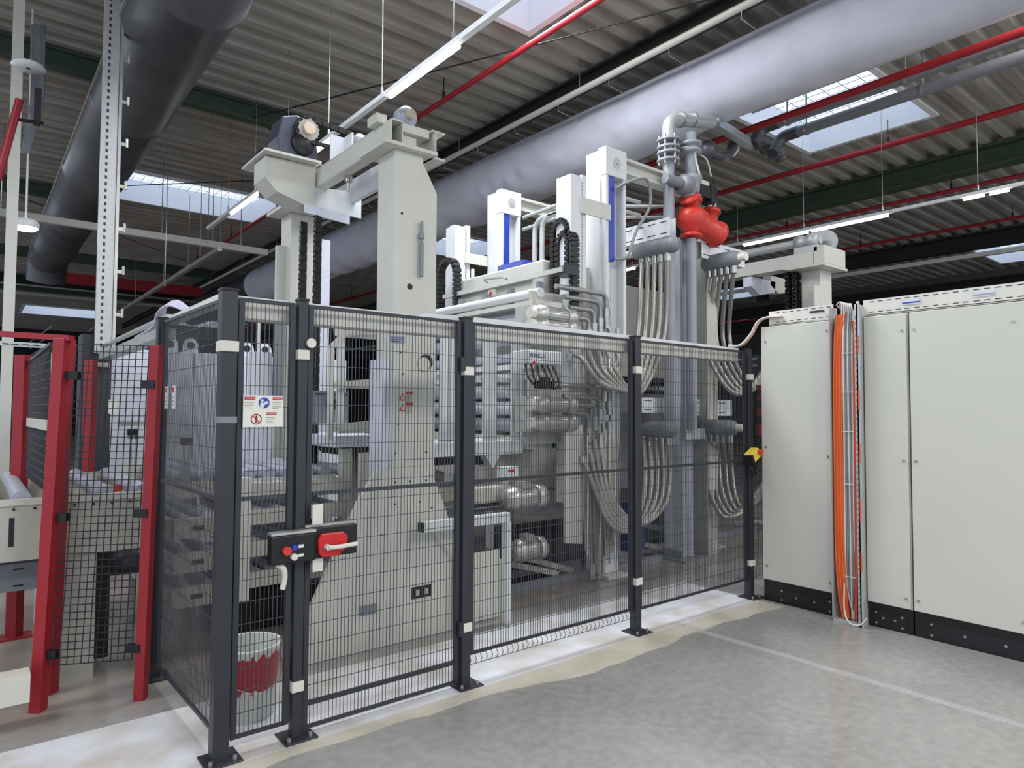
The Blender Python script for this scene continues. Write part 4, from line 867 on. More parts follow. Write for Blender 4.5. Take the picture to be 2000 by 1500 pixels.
for i, ((x_, y__), lb) in enumerate((((1040, 612), 'upper silver gearmotor above the fence top on the press'), ((1040, 634), 'silver gearmotor just below the topmost one, partly behind the fence top'), ((1040, 791), 'silver gearmotor of the lower pair, upper one'), ((1040, 826), 'silver gearmotor of the lower pair, bottom one'))):
    p = aY(x_, y__, 4.42); g = servo('gearmotor', (p.x, p.y, p.z), .5, .085, lb, group='silver gearmotors on the press')
    b = MB(); b.box(p.x-.02, p.x+.1, p.y+.0, p.y+.22, p.z-.08, p.z+.08); b.build('gearbox', ALU, g, bevel=.008); MB().cyl((p.x-.05, p.y-.02, p.z), (p.x, p.y-.02, p.z), .05, 16).build('cap', PLASTW, g)
p = aY(985, 975, 4.3); servo('drive_motor', (p.x, p.y, p.z), .42, .095, 'shiny silver motor lying under the white platform')
p = aY(1000, 1078, 4.5); servo('drive_motor', (p.x, p.y, p.z), .35, .1, 'dull silver motor near the floor behind the white guard frame')
t = thing('linear_axis', (3.0, 4.5, .9), 'dark and cream linear drive under the white platform', 'drive')
p = aY(925, 960, 4.5); q = aY(985, 985, 4.5); MB().box(p.x-.1, q.x+.05, 4.42, 4.6, q.z, p.z+.03).build('profile', CREAM2, t); MB().box(p.x-.1, q.x+.02, 4.41, 4.42, q.z+.01, q.z+.04).build('strip', BLACK, t)
MB().box(2.7, 4.5, 5.1, 5.2, .78, .9).build('rear_beam', CREAM2, t); MB().box(2.7, 5, 5.9, 6.0, .5, .58).build('rear_beam', GREY, t)
# ================================================================ PRESS
PR = thing('laminating_press', (5.0, 5.4, 0), 'large cream heated press with tall columns, rollers and blue cylinders', 'press')
def press_col(y):
    t = PR
    b = MB(); b.box(4.75, 5.04, y+.1, y+.27, 0.0, 4.16).box(4.75, 4.785, y, y+.1, 2.3, 4.16).box(5.0, 5.04, y, y+.1, 2.3, 4.16); b.build('column', WHITE, t)
    MB().box(4.744, 5.046, y-.005, y+.1, 3.9, 4.18).build('column_head', WHITE, t, bevel=.004)
    b = MB(); b.cyl((4.895, y-.005, 4.04), (4.895, y-.012, 4.04), .055, 24); b.cyl((4.895, y-.012, 4.04), (4.895, y-.02, 4.04), .015, 12); b.build('eye_disc', ZINC, t)
    MB().box(4.80, 4.885, y+.01, y+.095, 3.06, 3.9).build('blue_cylinder', BLUE, t, bevel=.01)
    MB().cyl((4.84, y+.05, 2.4), (4.84, y+.05, 3.06), .018, 10).build('piston_rod', STEEL, t)
    MB().box(4.72, 4.75, y+.06, y+.2, 1.2, 3.85).build('face_rail', WHITE, t)
press_col(4.45); press_col(6.1)
b = MB(); b.box(4.75, 5.04, 4.42, 4.72, 0, .03); b.build('base_plate', CREAM, PR)
# tower masts with racks
for y, z1, nm in ((4.45, 3.80, 0), (6.35, 3.72, 1)):
    MB().box(4.28, 4.42, y, y+.2, .75, z1).build('mast', WHITE, PR, bevel=.004); MB().box(4.44, 4.5, y+.02, y+.2, .75, z1+.03).build('mast', WHITE, PR)
    b = MB()
    for k in range(int((z1-2.0)/.03)): b.box(4.42, 4.44, y-.0, y+.1, 2.0+k*.03, 2.016+k*.03)
    b.build('toothed_rack', ZINC, PR)
    MB().box(4.4, 4.8, y-.02, y, 3.45 if not nm else 3.3, 3.6 if not nm else 3.42).build('tie_bracket', CREAM, PR)
b = MB(); p = aY(893, 440, 6.4); b.box(p.x-.04, p.x+.05, 6.4, 6.5, 1.5, p.z); b.build('mast', WHITE, PR)
# tie beams on top (X direction)
for y in (4.5, 6.15):
    b = MB(); b.box(5.04, 6.6, y, y+.14, 4.0, 4.03).box(5.04, 6.6, y, y+.14, 4.13, 4.16).box(5.04, 6.6, y+.06, y+.08, 4.03, 4.13); b.build('tie_beam', CREAM, PR)
# rear columns right
for y in (4.5, 6.15): MB().box(6.45, 6.65, y, y+.2, 0, 4.1).build('column', CREAM2, PR)
# handrail tubes
b = MB()
for z in (3.86, 3.72): b.tube(fillet([(5.0, 6.0, z), (4.95, 5.0, z), (4.95, 4.75, z-.0), (5.6, 4.75, z)], .2), .022, 8)
for dy in (0, .12): b.tube(fillet([(4.72, 5.35+dy, 3.0), (4.72, 5.35+dy, 3.66), (4.72, 4.9, 3.66)], .15), .028, 10)
for z in (3.86, 3.74): b.tube([(5.05, 5.1, z-.06), (6.0, 4.6, z)], .018, 8)
b.build('handrail', ZINC, PR)
# upper box
MB().box(4.2, 4.62, 4.75, 6.22, 2.62, 3.04).build('upper_box', CREAM, PR, bevel=.02)
MB().box(4.18, 4.2, 4.9, 6.1, 2.86, 2.89).build('box_ledge', ALU, PR)
MB().box(4.23, 4.4, 5.08, 5.5, 3.04, 3.10).build('blue_valve_block', BLUE, PR, bevel=.01)
b = MB(); b.cyl((4.24, 5.95, 3.04), (4.24, 5.95, 3.14), .02, 8); b.build('sensor_pin', WHITE, PR)
MB().tube(fillet([(4.19, 5.6, 2.93), (4.13, 5.6, 2.96), (4.13, 5.25, 2.93), (4.19, 5.25, 2.9)], .03), .009, 6).build('grab_handle', STEEL, PR)
MB().box(4.08, 4.12, 4.35, 6.3, 2.84, 2.885).build('linear_rail', ALU, PR)
MB().box(4.1, 4.25, 4.32, 4.5, 2.82, 2.9).build('rail_end', DARK, PR)
MB().box(4.3, 4.7, 4.7, 6.3, 2.35, 2.62).build('body_panel', PANEL, PR)
b = MB(); q = aX(963, 572, 4.19); b.box(4.16, 4.2, q.y-.05, q.y+.05, q.z-.04, q.z+.03); wl = b.build('warning_label', PLASTW, PR); MB().prism([(q.y-.03, q.z-.03), (q.y+.03, q.z-.03), (q.y, q.z+.02)], 'x', 4.155, 4.16).build('warning_triangle', PRED, wl)
MB().cyl((4.0, 4.55, 2.67), (4.0, 6.4, 2.67), .045, 16).build('support_tube', WHITE, PR)
MB().box(3.94, 4.06, 4.55, 6.5, 2.56, 2.6).build('cross_member', CREAM, PR)
b = MB(); [b.box(4.02, 4.08, 4.6+k*.42, 4.64+k*.42, 2.6, 2.78) for k in range(4)]; b.build('stop_block', GREY, PR)
for z, rr in ((2.45, .075), (2.28, .07), (1.78, .07), (1.62, .07), (1.46, .07), (2.1, .05)):
    MB().cyl((4.05, 4.62, z), (4.05, 6.4, z), rr, 20).build('pressure_roller', ROLLER if z > 1.5 else GREY, PR)
MB().box(4.2, 4.6, 4.66, 6.4, 1.86, 2.05).build('body_panel', CREAM, PR)
MB().box(4.3, 4.6, 4.66, 6.4, 2.1, 2.32).build('inner_panel', CREAM2, PR)
MB().box(3.95, 4.25, 4.66, 6.45, 1.25, 1.36).build('cross_member', CREAM, PR); MB().box(3.95, 4.02, 4.66, 6.45, 1.88, 1.95).build('cross_member', WHITE, PR); MB().box(3.93, 4.0, 4.64, 6.45, 1.98, 2.03).build('cross_member', WHITE, PR)
MB().box(3.9, 4.3, 4.56, 4.6, 2.2, 2.68).build('end_plate', CREAM2, PR); MB().box(3.9, 4.3, 4.58, 4.62, 1.3, 1.95).build('end_plate', CREAM2, PR)
MB().box(4.3, 4.7, 4.62, 4.66, 1.0, 3.0).build('end_plate', CREAM2, PR)
b = MB(); b.prism([(4.6, 1.25), (6.3, 1.25), (6.3, .95), (4.9, .85)], 'x', 4.0, 4.6); b.build('underframe', CREAM2, PR)
# main body blocks on the hose side
MB().box(4.85, 6.6, 5.0, 6.1, 1.98, 3.0).build('upper_platen', CREAM2, PR, bevel=.01)
MB().box(4.85, 6.6, 4.95, 6.1, 1.82, 1.9).build('platen_gap_slab', DARK, PR)  # dark slab holds the shade of the gap between the platens
b = MB(); [b.box(4.9+k*.06, 4.935+k*.06, 4.94, 4.95, 1.84, 1.88) for k in range(28)]; b.build('platen_teeth', ZINC, PR)
MB().box(4.85, 6.6, 5.0, 6.1, .75, 1.8).build('lower_platen', GREY, PR, bevel=.01)
MB().box(4.6, 7.2, 5.1, 6.0, .0, .3).build('base_frame', DARK, PR)
# down plates/trunks below the press corner
q0, q1 = aY(1105, 940, 4.4), aY(1138, 1062, 4.4)
MB().prism([(q0.x, q0.z+.5), (q1.x, q0.z+.5), (q1.x, q1.z), (q0.x, q1.z+.03)], 'y', 4.4, 4.43).build('hanging_plate', CREAM, PR)
b = MB()
for (xa, xb, ya, yb) in ((1155, 1163, 700, 1130), (1168, 1173, 700, 1130), (1177, 1181, 650, 1120), (1192, 1196, 640, 1080), (1205, 1210, 640, 1060)):
    q0, q1 = aY(xa, ya, 4.38), aY(xb, yb, 4.38); b.box(q0.x, q1.x, 4.38, 4.40, max(q1.z, .02), q0.z)
b.build('cable_trunk', ALU, PR)
# control box with brand letters
q0, q1 = aY(1033, 687, 4.2), aY(1098, 713, 4.2)
cb = MB().box(q0.x, q1.x, 4.2, 4.42, q1.z, q0.z+.02).build('control_box', WHITE, PR, bevel=.012)
text('BÜRKLE', .048, ((q0.x*.76+q1.x*.24), 4.196, q0.z-.03), FRONT, DBLUE, 'lettering', cb, .001)
b = MB(); q = aY(1043, 707, 4.2); b.prism([(q.x-.022, q.z-.02), (q.x+.022, q.z-.02), (q.x, q.z+.022)], 'y', 4.196, 4.2); b.build('warning_triangle', PRED, cb)
b = MB()
for k in range(6): b.tube(spline([(q0.x+.05+k*.06, 4.3, q1.z), (q0.x+.04+k*.07, 4.25, q1.z-.12-.02*(k % 3)), (q0.x+.2+k*.03, 4.3, q1.z-.2), (q0.x+.3+k*.02, 4.4, q1.z-.1)], 5), .009, 6)
b.build('cable', BLACK, PR)
b = MB(); b.box(3.95, 4.85, 4.58, 4.6, 1.80, 1.87); b.build('gap_comb_strip', BLACK, PR)  # toothed dark gap carried on as a black strip, shade in its colour
t = thing('cable_drop', (4.9, 4.36, .1), 'grey cables and tubes dropping to the floor beside the hanging plate', 'cables')
for k in range(12):
    xa = 1140+k*6.5; p_, q_ = aY(xa, 845+6*(k % 4), 4.36), aY(xa+4-(k % 3)*3, 1075+9*(k % 5), 4.36)
    MB().tube(spline([p_, p_*.66+q_*.34+V((.012*math.sin(k), 0, 0)), p_*.33+q_*.67-V((.012*math.cos(k*2), 0, 0)), V((q_.x, q_.y, max(.03, q_.z)))], 5), .008+.004*(k % 3 == 0), 6).build('cable', (GCABLE, WCABLE, CP_, GCABLE)[k % 4], t)
for k, (xa, ya, xb_, yb) in enumerate(((1255, 1026, 1318, 1036), (1250, 1062, 1320, 1082), (1252, 1100, 1320, 1108), (1010, 1085, 1120, 1125), (1010, 1000, 1105, 985), (940, 1090, 1090, 1140))):
    p_, q_ = aY(xa, ya, 4.95), aY(xb_, yb, 4.75); p_.z = max(.05, p_.z); q_.z = max(.05, q_.z)
    MB().bar(p_, q_, .04, .05).build('base_beam', (GREY, CREAM2)[k % 2], PR)
# energy chains
def echain(mb, pts, w_=.09, h_=.05):
    acc = [V(p) for p in pts]
    for i in range(len(acc)-1):
        d_ = acc[i+1]-acc[i]; m1 = acc[i]+d_*.12; m2 = acc[i]+d_*.88
        u_ = V((1, 0, 0)).cross(d_.normalized()); mb.bar(m1, m2, w_, h_, up=u_); mb.bar(acc[i], acc[i+1], w_*.6, h_*.75, up=u_)
def loop(xc, yc, zt, r, z1, z2, n=9, st=.05):
    pts = []; z = z1
    while z < zt-r: pts.append((xc, yc+r, z)); z += st
    for k in range(n+1): a = math.pi*k/n; pts.append((xc, yc+r*math.cos(a), zt-r+r*math.sin(a)))
    z = zt-r-st
    while z > z2: pts.append((xc, yc-r, z)); z -= st
    return pts
for (px_, py_, X_, r_, za, zb_, lb) in ((1098, 432, 4.3, .1, 2.3, 2.9, 'black energy chain loop, upper left one beside the toothed mast'), (1107, 455, 4.3, .1, 2.3, 2.5, 'black energy chain loop, slightly lower, beside the toothed mast'), (876, 508, 4.1, .17, 2.4, 2.5, 'black energy chain loop at the far end of the press box'), (1100, 810, 4.42, .14, 1.0, 1.0, 'black energy chain loop at the lower motors of the press')):
    p = aX(px_, py_, X_); b = MB(); echain(b, loop(p.x, p.y, p.z, r_, za if p.z-r_ > za else za-1, zb_ if p.z > zb_ else p.z-.5)); tag(b.build('energy_chain', CHAINP, loc=(p.x, p.y, za)), lb, 'cable chain')
# bent conduit pipes + hoses
CP = mat('conduit_grey', (150, 150, 148), .35, .5)
def at(x_, y__, Y): return aY(x_, y__, Y)
upper = [((1085, 586), (1184, 575), 610), ((1100, 600), (1172, 590), 628), ((1112, 613), (1160, 607), 638), ((1112, 630), (1150, 624), 650)]
lower = [((1085, 758), (1190, 756), 790), ((1100, 780), (1172, 777), 806), ((1112, 795), (1162, 792), 820), ((1112, 812), (1150, 808), 842)]
ul = ['outermost', 'second', 'third', 'innermost']
for grp, nm in ((upper, 'upper'), (lower, 'lower')):
    for i, (a_, c_, yb) in enumerate(grp):
        Yp = 4.38-.0*i; A, C_, B = at(*a_, Yp), at(*c_, Yp), at(c_[0]+2, yb, Yp); A.z = C_.z
        t = thing('bent_conduit', A, '%s bent conduit pipe of the %s set beside the gearmotors' % (ul[i], nm), 'pipe')
        B.x = C_.x; MB().tube(fillet([A, C_, B], .08), .024, 10).build('pipe', CP, t)
        b = MB(); b.cyl(B+V((0, 0, .03)), B-V((0, 0, .05)), .036, 12); b.cyl(B-V((0, 0, .05)), B-V((0, 0, .1)), .03, 10); b.build('union_nut', STEEL, t)
# braided hoses header tanks
def header(name, ca, cb, r, lb, capside, hoses, bracket=None, hose_lb=''):
    ca = V(ca); cb = V(cb); t = thing(name, ca, lb, 'header tank'); L = (cb-ca).length
    MB().lathe(ca, cb, [(0, .005), (.005, r*.55), (.03, r*.85), (.07, r), (L-.07, r), (L-.03, r*.85), (L-.005, r*.55), (L, .005)], 24).build('tank', GREY, t)
    d = (cb-ca).normalized(); e = cb if capside > 0 else ca; s = 1 if capside > 0 else -1
    b = MB(); b.cyl(e-d*.02*s, e+d*.08*s, r*.5, 16); b.build('end_valve', PLASTW, t); MB().box(ca.x-r-.012, ca.x-r+.01, ca.y-.3, ca.y-.27, ca.z-.02, ca.z+.06).build('lug', BLACK, t) if False else None
    for i, pts in enumerate(hoses):
        MB().tube(spline(pts, 10), .025, 10).build('braided_hose', HOSE, t)
        b = MB(); p = V(pts[0]); b.cyl(p+V((0, 0, .04)), p-V((0, 0, .06)), .035, 10); p = V(pts[-1]); b.cyl(p+V((0, 0, .0)), p-V((0, 0, .07)), .034, 10); b.build('hose_fitting', STEEL, t)
    return t
# upper left header, hoses from tank down in U to the conduits
HX = 5.55
A, B = aX(1238, 492, HX), aX(1325, 478, HX); B.z = A.z = (A.z+B.z)/2
hs = []
for i in range(5):
    p = aX(1254+i*12.5, 512, HX); p = V((HX, p.y, A.z-.1)); m1 = at(1247+i*13, 640, 4.45); lo_ = at(1215+i*6, 772-(4-i)*3, 4.2); m2 = at(1130+i*18+6, 700, 4.3)
    e = at((1112, 1150, 1161, 1173, 1185)[i], (690, 668, 656, 645, 628)[i], 4.38)
    hs.append([p, m1, at(1238+i*9, 730, 4.3), lo_, at(1170+i*8, 745-(i)*6, 4.22), m2, e])
header('hose_header', A, B, .085, 'grey header tank at upper left of the pipe column with five braided hoses', -1, hs)
HX2 = 6.45
A, B = aX(1372, 515, HX2), aX(1445, 505, HX2); B.z = A.z = (A.z+B.z)/2
hs = []
for i in range(5):
    p = aX(1385+i*12, 530, HX2); p = V((HX2, p.y, A.z-.1))
    hs.append([p, at(1372+i*13, 640, 4.6), at(1385+i*12, 700, 4.5), at(1425+i*9, 762-(i)*3, 4.3), at(1462+i*4, 765-i*6, 4.25), at(1492+i*2, 740-i*8, 4.3), at(1500+i*3, 690, 4.6)])
header('hose_header', A, B, .09, 'grey header tank at upper right of the pipe column with braided hoses', 1, hs)
A, B = aX(1255, 842, HX), aX(1320, 836, HX); B.z = A.z = (A.z+B.z)/2; hs = []
for i in range(5):
    p = aX(1258+i*12, 860, HX); p = V((HX, p.y, A.z-.1))
    hs.append([p, at(1260+i*12, 930, 4.35), at(1254+i*11, 985, 4.25), at(1228+i*7, 1035-i*3, 4.2), at(1190+i*6, 1020-i*5, 4.25), at(1160+i*8, 950, 4.3), at((1138, 1150, 1161, 1173, 1190)[i], (890, 870, 858, 846, 824)[i], 4.38)])
header('hose_header', A, B, .085, 'grey header tank at lower left of the pipe column behind the fence', -1, hs)
A, B = aX(1366, 838, HX2), aX(1440, 832, HX2); B.z = A.z = (A.z+B.z)/2; hs = []
for i in range(5):
    p = aX(1378+i*12, 855, HX2); p = V((HX2, p.y, A.z-.1))
    hs.append([p, at(1380+i*12, 900, 4.6), at(1386+i*12, 960, 4.5), at(1412+i*9, 1008-i*4, 4.4), at(1450+i*4, 1000-i*6, 4.3), at(1490, 960-i*4, 4.4), at(1498+i*3, 900, 4.6)])
header('hose_header', A, B, .085, 'grey header tank at lower right of the pipe column behind the fence', 1, hs)
# pipe column and pipework
t = thing('pipe_column', (6.1, 4.6, 0), 'square pale blue-grey column carrying the press pipework', 'column')
MB().box(6.0, 6.19, 4.5, 4.75, .02, 3.5).build('column', BGREY, t, bevel=.005); MB().box(5.99, 6.0, 4.52, 4.74, .1, 3.5).build('pale_side_skin', LAV, t); MB().box(5.9, 6.3, 4.4, 4.85, 0, .02).build('base_plate', GREY, t)  # thin skin colours one side of the column paler than the rest
q0, q1 = aY(1318, 838, 4.45), aY(1373, 862, 4.45); MB().box(q0.x+.15, q1.x, 4.42, 4.5, q1.z+.03, q0.z).build('bracket', ZINC, t)
t = thing('pipe_column', (6.6, 4.6, 0), 'slim pale post right of the pipe column standing on the floor', 'column')
q0, q1 = aY(1373, 560, 4.75), aY(1388, 560, 4.75); MB().box(q0.x, q1.x, 4.75, 4.9, 0, 3.1).build('column', CREAM2, t); MB().box(q0.x-.1, q1.x+.12, 4.65, 5, 0, .02).build('base_plate', CREAM2, t)
t = thing('riser_pipe', (5.75, 4.5, 1.2), 'tall pale blue-grey riser pipe left of the red valve', 'pipe')
q = aY(1306, 300, 4.5); rx = q.x
MB().cyl((rx, 4.5, 1.25), (rx, 4.5, 4.3), .06, 18).build('pipe', BGREY, t)
b = MB(); 
for z in (4.28, 4.36, 4.42, 4.5): b.cyl((rx, 4.5, z), (rx, 4.5, z+.02), .125, 24)
b.build('flange', BGREY, t); b = MB(); b.cyl((rx, 4.5, 4.38), (rx, 4.5, 4.42), .085, 16); b.build('butterfly_disc', STEEL, t)
b = MB(); [b.cyl((rx+.1*math.cos(a), 4.5+.1*math.sin(a), 4.24), (rx+.1*math.cos(a), 4.5+.1*math.sin(a), 4.56), .012, 8) for a in [k*math.pi/3+.3 for k in range(6)]]; b.build('stud_bolt', STEEL, t)
MB().tube(spline([(rx+.13, 4.42, 4.44), (rx+.22, 4.36, 4.45), (rx+.25, 4.33, 4.3), (rx+.27, 4.3, 4.15)], 4), .011, 8).build('lever', PLASTW, t)
e0 = V((rx, 4.5, 4.52)); e2 = aY(1400, 237, 4.5)
MB().tube(fillet([e0, (rx, 4.5, 4.72), (rx+.2, 4.5, 4.80), (e2.x-.1, 4.5, 4.93)], .13, 8), .072, 16).build('elbow_pipe', ZINC, t)
b = MB()
for u, zz in ((.2, 4.80), (.4, 4.86)): c = V((rx+u, 4.5, zz)); b.cyl(c-V((.015, 0, .003)), c+V((.015, 0, .003)), .088, 16)
b.build('pipe_coupling', STEEL, t)
t = thing('insulated_pipe', (6.7, 4.5, 4.8), 'grey angular insulated pipe running down right from the top elbow', 'pipe')
p = aY(1397, 240, 4.5); MB().bar(p, aY(1468, 284, 4.9), .1, .1).build('pipe', BGREY, t)
# red valve stack
t = thing('valve_stack', (6.2, 4.5, 3.4), 'bright red control valve body in the pipe stack above the press', 'valve')
v = aY(1350, 465, 4.40); vx = v.x; vy = 4.40
zc = lambda yy: aY(1350, yy, vy).z
b = MB(); b.lathe((vx, vy, zc(464)), (vx, vy, 9), [(0, .0), (0, .12), (.03, .12), (.03, .07), (.06, .08), (.12, .14), (.2, .17), (.28, .15), (.33, .09), (.37, .06), (zc(392)-zc(464)-.02, .055), (zc(392)-zc(464)-.02, .12), (zc(392)-zc(464)+.02, .12), (zc(392)-zc(464)+.02, 0)], 24)
b.build('valve_body', VRED, t)
c = V((vx, vy, zc(428))); b = MB(); b.lathe(c+V((0, 0, .0)), c+V((.9, -.1, -.25)), [(0, .15), (.12, .15), (.2, .12), (.24, .13), (.36, .13), (.38, .15), (.44, .15), (.47, .11), (.48, .0)], 22); b.lathe(c+V((-.02, -.02, .14)), c+V((-.3, -.1, .42)), [(0, .08), (.08, .08), (.08, .11), (.11, .11), (.11, 0)], 18)
b.lathe(c+V((.3, -.03, .0)), c+V((.38, -.05, .4)), [(0, .08), (.12, .08), (.12, .095), (.16, .095), (.16, 0)], 18); b.build('valve_bonnet', VRED, t)
b = MB(); z1 = zc(392)
b.lathe((vx, vy, z1+.02), (vx, vy, 9), [(0, 0), (0, .11), (.03, .11), (.03, .09), (.17, .1), (.2, .12), (.24, .12), (.24, .07), (.42, .065), (.5, .065), (.5, .12), (.53, .12), (.53, .08), (.58, .08), (.58, .12), (.61, .12), (.61, .06), (.72, .06), (.72, 0)], 20); b.build('upper_pipe', BGREY, t)
z2 = z1+.12; b = MB(); b.lathe((vx-.18, vy-.0, z2+.03), (vx+2, vy, z2+.03), [(0, 0), (0, .08), (.03, .11), (.1, .11), (.16, .08)], 18); b.build('side_flange', GREY, t); MB().cyl((vx-.42, vy+.02, z2+.04), (vx-.18, vy, z2+.03), .055, 14).build('side_pipe', GREY, t)
b = MB(); b.box(vx+.1, vx+.28, vy-.06, vy+.06, z2-.06, z2+.08).box(vx+.28, vx+.36, vy-.07, vy+.07, z2-.1, z2+.1); b.build('actuator', BLACK, t, bevel=.01); MB().box(vx+.12, vx+.26, vy-.05, vy+.05, z2+.08, z2+.13).build('actuator_cover', PLASTW, t)
b = MB(); hw = c+V((.36, 0, .32)); pts = [hw+V((.1*math.cos(a), -.03*math.sin(a), .13*math.sin(a))) for a in [2*math.pi*k/20 for k in range(21)]]; b.tube(pts, .011, 6); b.cyl(hw, hw+V((0, .1, 0)), .012, 6); b.bar(pts[0], pts[10], .01, .01); b.build('handwheel', BLACK, t)
MB().cyl((vx, vy, 1.4), (vx, vy, zc(466)), .055, 16).build('lower_pipe', BGREY, t) 
MB().tube(spline([(vx+.13, vy, z1+.55), (vx+.25, vy-.03, z1+.5), (vx+.3, vy-.05, z1+.32)], 5), .009, 8).build('lever', PLASTW, t)
# dark valves at upper right
t = thing('ceiling_valve', aY(1395, 292, 4.9), 'dark grimy elbow valve hanging right of the pipe stack', 'valve')
b = MB(); c = aY(1382, 292, 4.9); b.ball(c, .11, 14); b.tube(fillet([c, aY(1405, 306, 4.9), aY(1425, 302, 4.9), aY(1432, 278, 4.9)], .1), .06, 12); b.build('body', DUCTG, t); MB().tube(fillet([aY(1432, 305, 4.9), aY(1443, 290, 4.9), aY(1440, 270, 4.9)], .05), .018, 8).build('lever', PLASTW, t)
t = thing('ceiling_valve', aY(1500, 290, 5), 'clustered grey valves where the ceiling pipes end', 'valve')
b = MB(); 
for k, (x_, y__) in enumerate(((1478, 272), (1492, 283), (1508, 292), (1520, 298))): c = aY(x_, y__, 5); b.lathe(c, c+V((1, .3, -.2)), [(0, 0), (0, .09), (.03, .09), (.03, .06), (.1, .06), (.1, .09), (.13, .09), (.13, 0)], 14)
b.build('body', DUCTG, t)
for i, (xa, ya, xb_, yb, lb) in enumerate(((1524, 240, 1660, 187, 'grey ceiling pipe crossing the right roof light, upper one'), (1559, 257, 1769, 187, 'grey ceiling pipe crossing the right roof light, lower one'))):
    p = aZ(xb_, yb, 5.35); q = aZ(xa, ya, 5.35); X_ = (p.x+q.x)/2
    t = thing('ceiling_pipe', (X_, 4, 5.35), lb, 'pipe'); MB().cyl((X_, -3, 5.35), (X_, q.y, 5.35), .07, 16).build('pipe', GREY, t)
    b = MB(); 
    for k in range(4): b.cyl((X_, q.y-.1-k*1.4, 5.35), (X_, q.y-.13-k*1.4, 5.35), .085, 16).cyl((X_, q.y-.115-k*1.4, 5.43), (X_, q.y-.115-k*1.4, 6), .01, 6)
    b.build('pipe_clamp', STEEL, t)
    MB().tube(fillet([(X_, q.y, 5.35), (X_, q.y+.25, 5.35), (X_-.12, q.y+.3, 5.12)], .18), .08, 14).build('elbow', DUCTG, t)
yline('strip_light_profile', 7.9, 5.55, .06, .05, WHITE, 'white strip profile beside the red pipe at the right roof light', 'light', -3, 4.8)
# slotted white trays by header
q0, q1 = aX(1226, 455, 5.6), aX(1297, 435, 5.6)
tray('slotted_tray', 5.6, 5.7, 4.35, 5.15, 3.42, 3.62, 'white slotted tray above the upper left header tank', face='x', m_=WHITE, slot=.16, sl=.1)
tray('slotted_tray', 6.25, 7.1, 4.42, 4.5, 3.3, 3.5, 'white slotted tray right of the red valve', face='y', m_=WHITE, slot=.2, sl=.12)
q0, q1 = aY(1254, 776, 4.6), aY(1298, 806, 4.6)
tray('slotted_tray', q0.x, q1.x, 4.6, 4.7, q1.z, q0.z, 'white slotted tray between the left header tanks behind the fence', m_=WHITE, slot=.2, sl=.12)
q0, q1 = aY(1360, 780, 4.6), aY(1430, 812, 4.6)
tray('slotted_tray', q0.x, q1.x, 4.6, 4.7, q1.z, q0.z, 'white slotted tray between the right header tanks behind the fence', m_=WHITE, slot=.2, sl=.12)
# hydraulic hose by blue cylinder
t = tag(MB().tube(spline([(4.88, 4.44, 3.78), (4.98, 4.35, 3.85), (5.3, 4.4, 3.95), (5.35, 4.4, 3.7), (5.12, 4.38, 3.4), (4.98, 4.38, 3.12), (4.88, 4.44, 3.08)], 8), .016, 8).build('hydraulic_hose', GCABLE, loc=(5, 4.4, 3.1)), 'slim grey hose arching beside the near blue cylinder', 'hose')
# floor rails and black pit sheet under the press
t = thing('floor_rail', (4, 5, 0), 'dark steel floor rails below the press', 'rail')
b = MB(); b.box(3.0, 5.8, 4.62, 4.68, 0, .06).box(3.2, 6.0, 5.0, 5.06, 0, .06).box(5.0, 8.2, 4.95, 5.02, .0, .08); b.build('rail', GREY, t)
MB().box(2.9, 4.6, 4.7, 6.2, .0, .01).build('black_pit_sheet', BLACK, t)  # flat black sheet on the floor where the press pit is
tag(MB().box(4.95, 5.2, 4.36, 4.44, .25, .72).build('blue_tank', DBLUE, loc=(5, 4.4, .25)), 'dark blue container low behind the fence by the hoses', 'tank')
tag(MB().tube(spline([(6.65, 4.3, .35), (6.9, 4.1, .36), (7.0, 3.9, .2), (7.05, 3.6, .05), (7.2, 3.3, .02)], 6), .03, 8).build('floor_hose', GCABLE, loc=(6.9, 4, 0)), 'grey hose curving down to the floor near the last fence post', 'hose')
# ================================================================ FAR LIFTING FRAME
t = thing('far_lifting_frame', (8.5, 4.2, 0), 'cream lifting frame standing far right behind the cabinets', 'lifting frame')
MB().box(8.38, 8.68, 4.15, 4.4, 0, 3.42).build('column', CREAM, t, bevel=.006); MB().box(8.25, 8.38, 4.16, 4.18, .5, 3.2).build('side_plate', CREAM, t)
MB().box(8.38, 8.65, 6.1, 6.35, 0, 3.42).build('column', CREAM, t)
MB().box(8.15, 8.8, 4.0, 4.5, 3.42, 3.45).build('head_plate', CREAM, t)
MB().box(8.2, 8.42, 4.151, 6.4, 3.451, 3.62).build('long_beam', CREAM, t); MB().box(8.2, 8.75, 4.0, 4.15, 3.45, 3.68).build('end_block', CREAM, t, bevel=.01)
MB().cyl((8.3, 4.1, 3.78), (8.3, 5.6, 3.78), .055, 16).build('drive_shaft', ZINC, t)
b = MB(); b.cyl((8.48, 4.15, 3.78), (8.53, 4.15, 3.78), .16, 24).build('belt_wheel', ZINC, t)
b = MB(); b.lathe((8.3, 4.12, 3.78), (8.3, 9, 3.78), [(0, .03), (0, .09), (.12, .1), (.16, .07), (.2, .09), (.3, .09), (.3, .05)], 18); b.box(8.2, 8.4, 4.1, 4.4, 3.62, 3.7); b.build('pillow_bearing', ZINC, t)
b = MB(); b.lathe((8.3, 5.6, 3.78), (8.3, 9, 3.76), [(0, .06), (0, .12), (.1, .15), (.3, .12), (.42, .1)], 16); b.build('gearbox', ZINC, t)
for xx_ in (8.28, 8.36):
    for yy_ in (4.44, 4.54): chain(MB(), [(xx_, yy_, 3.44), (xx_, yy_, 1.2)], .05, .04, .05).build('lifting_chain', CHAIN, t)
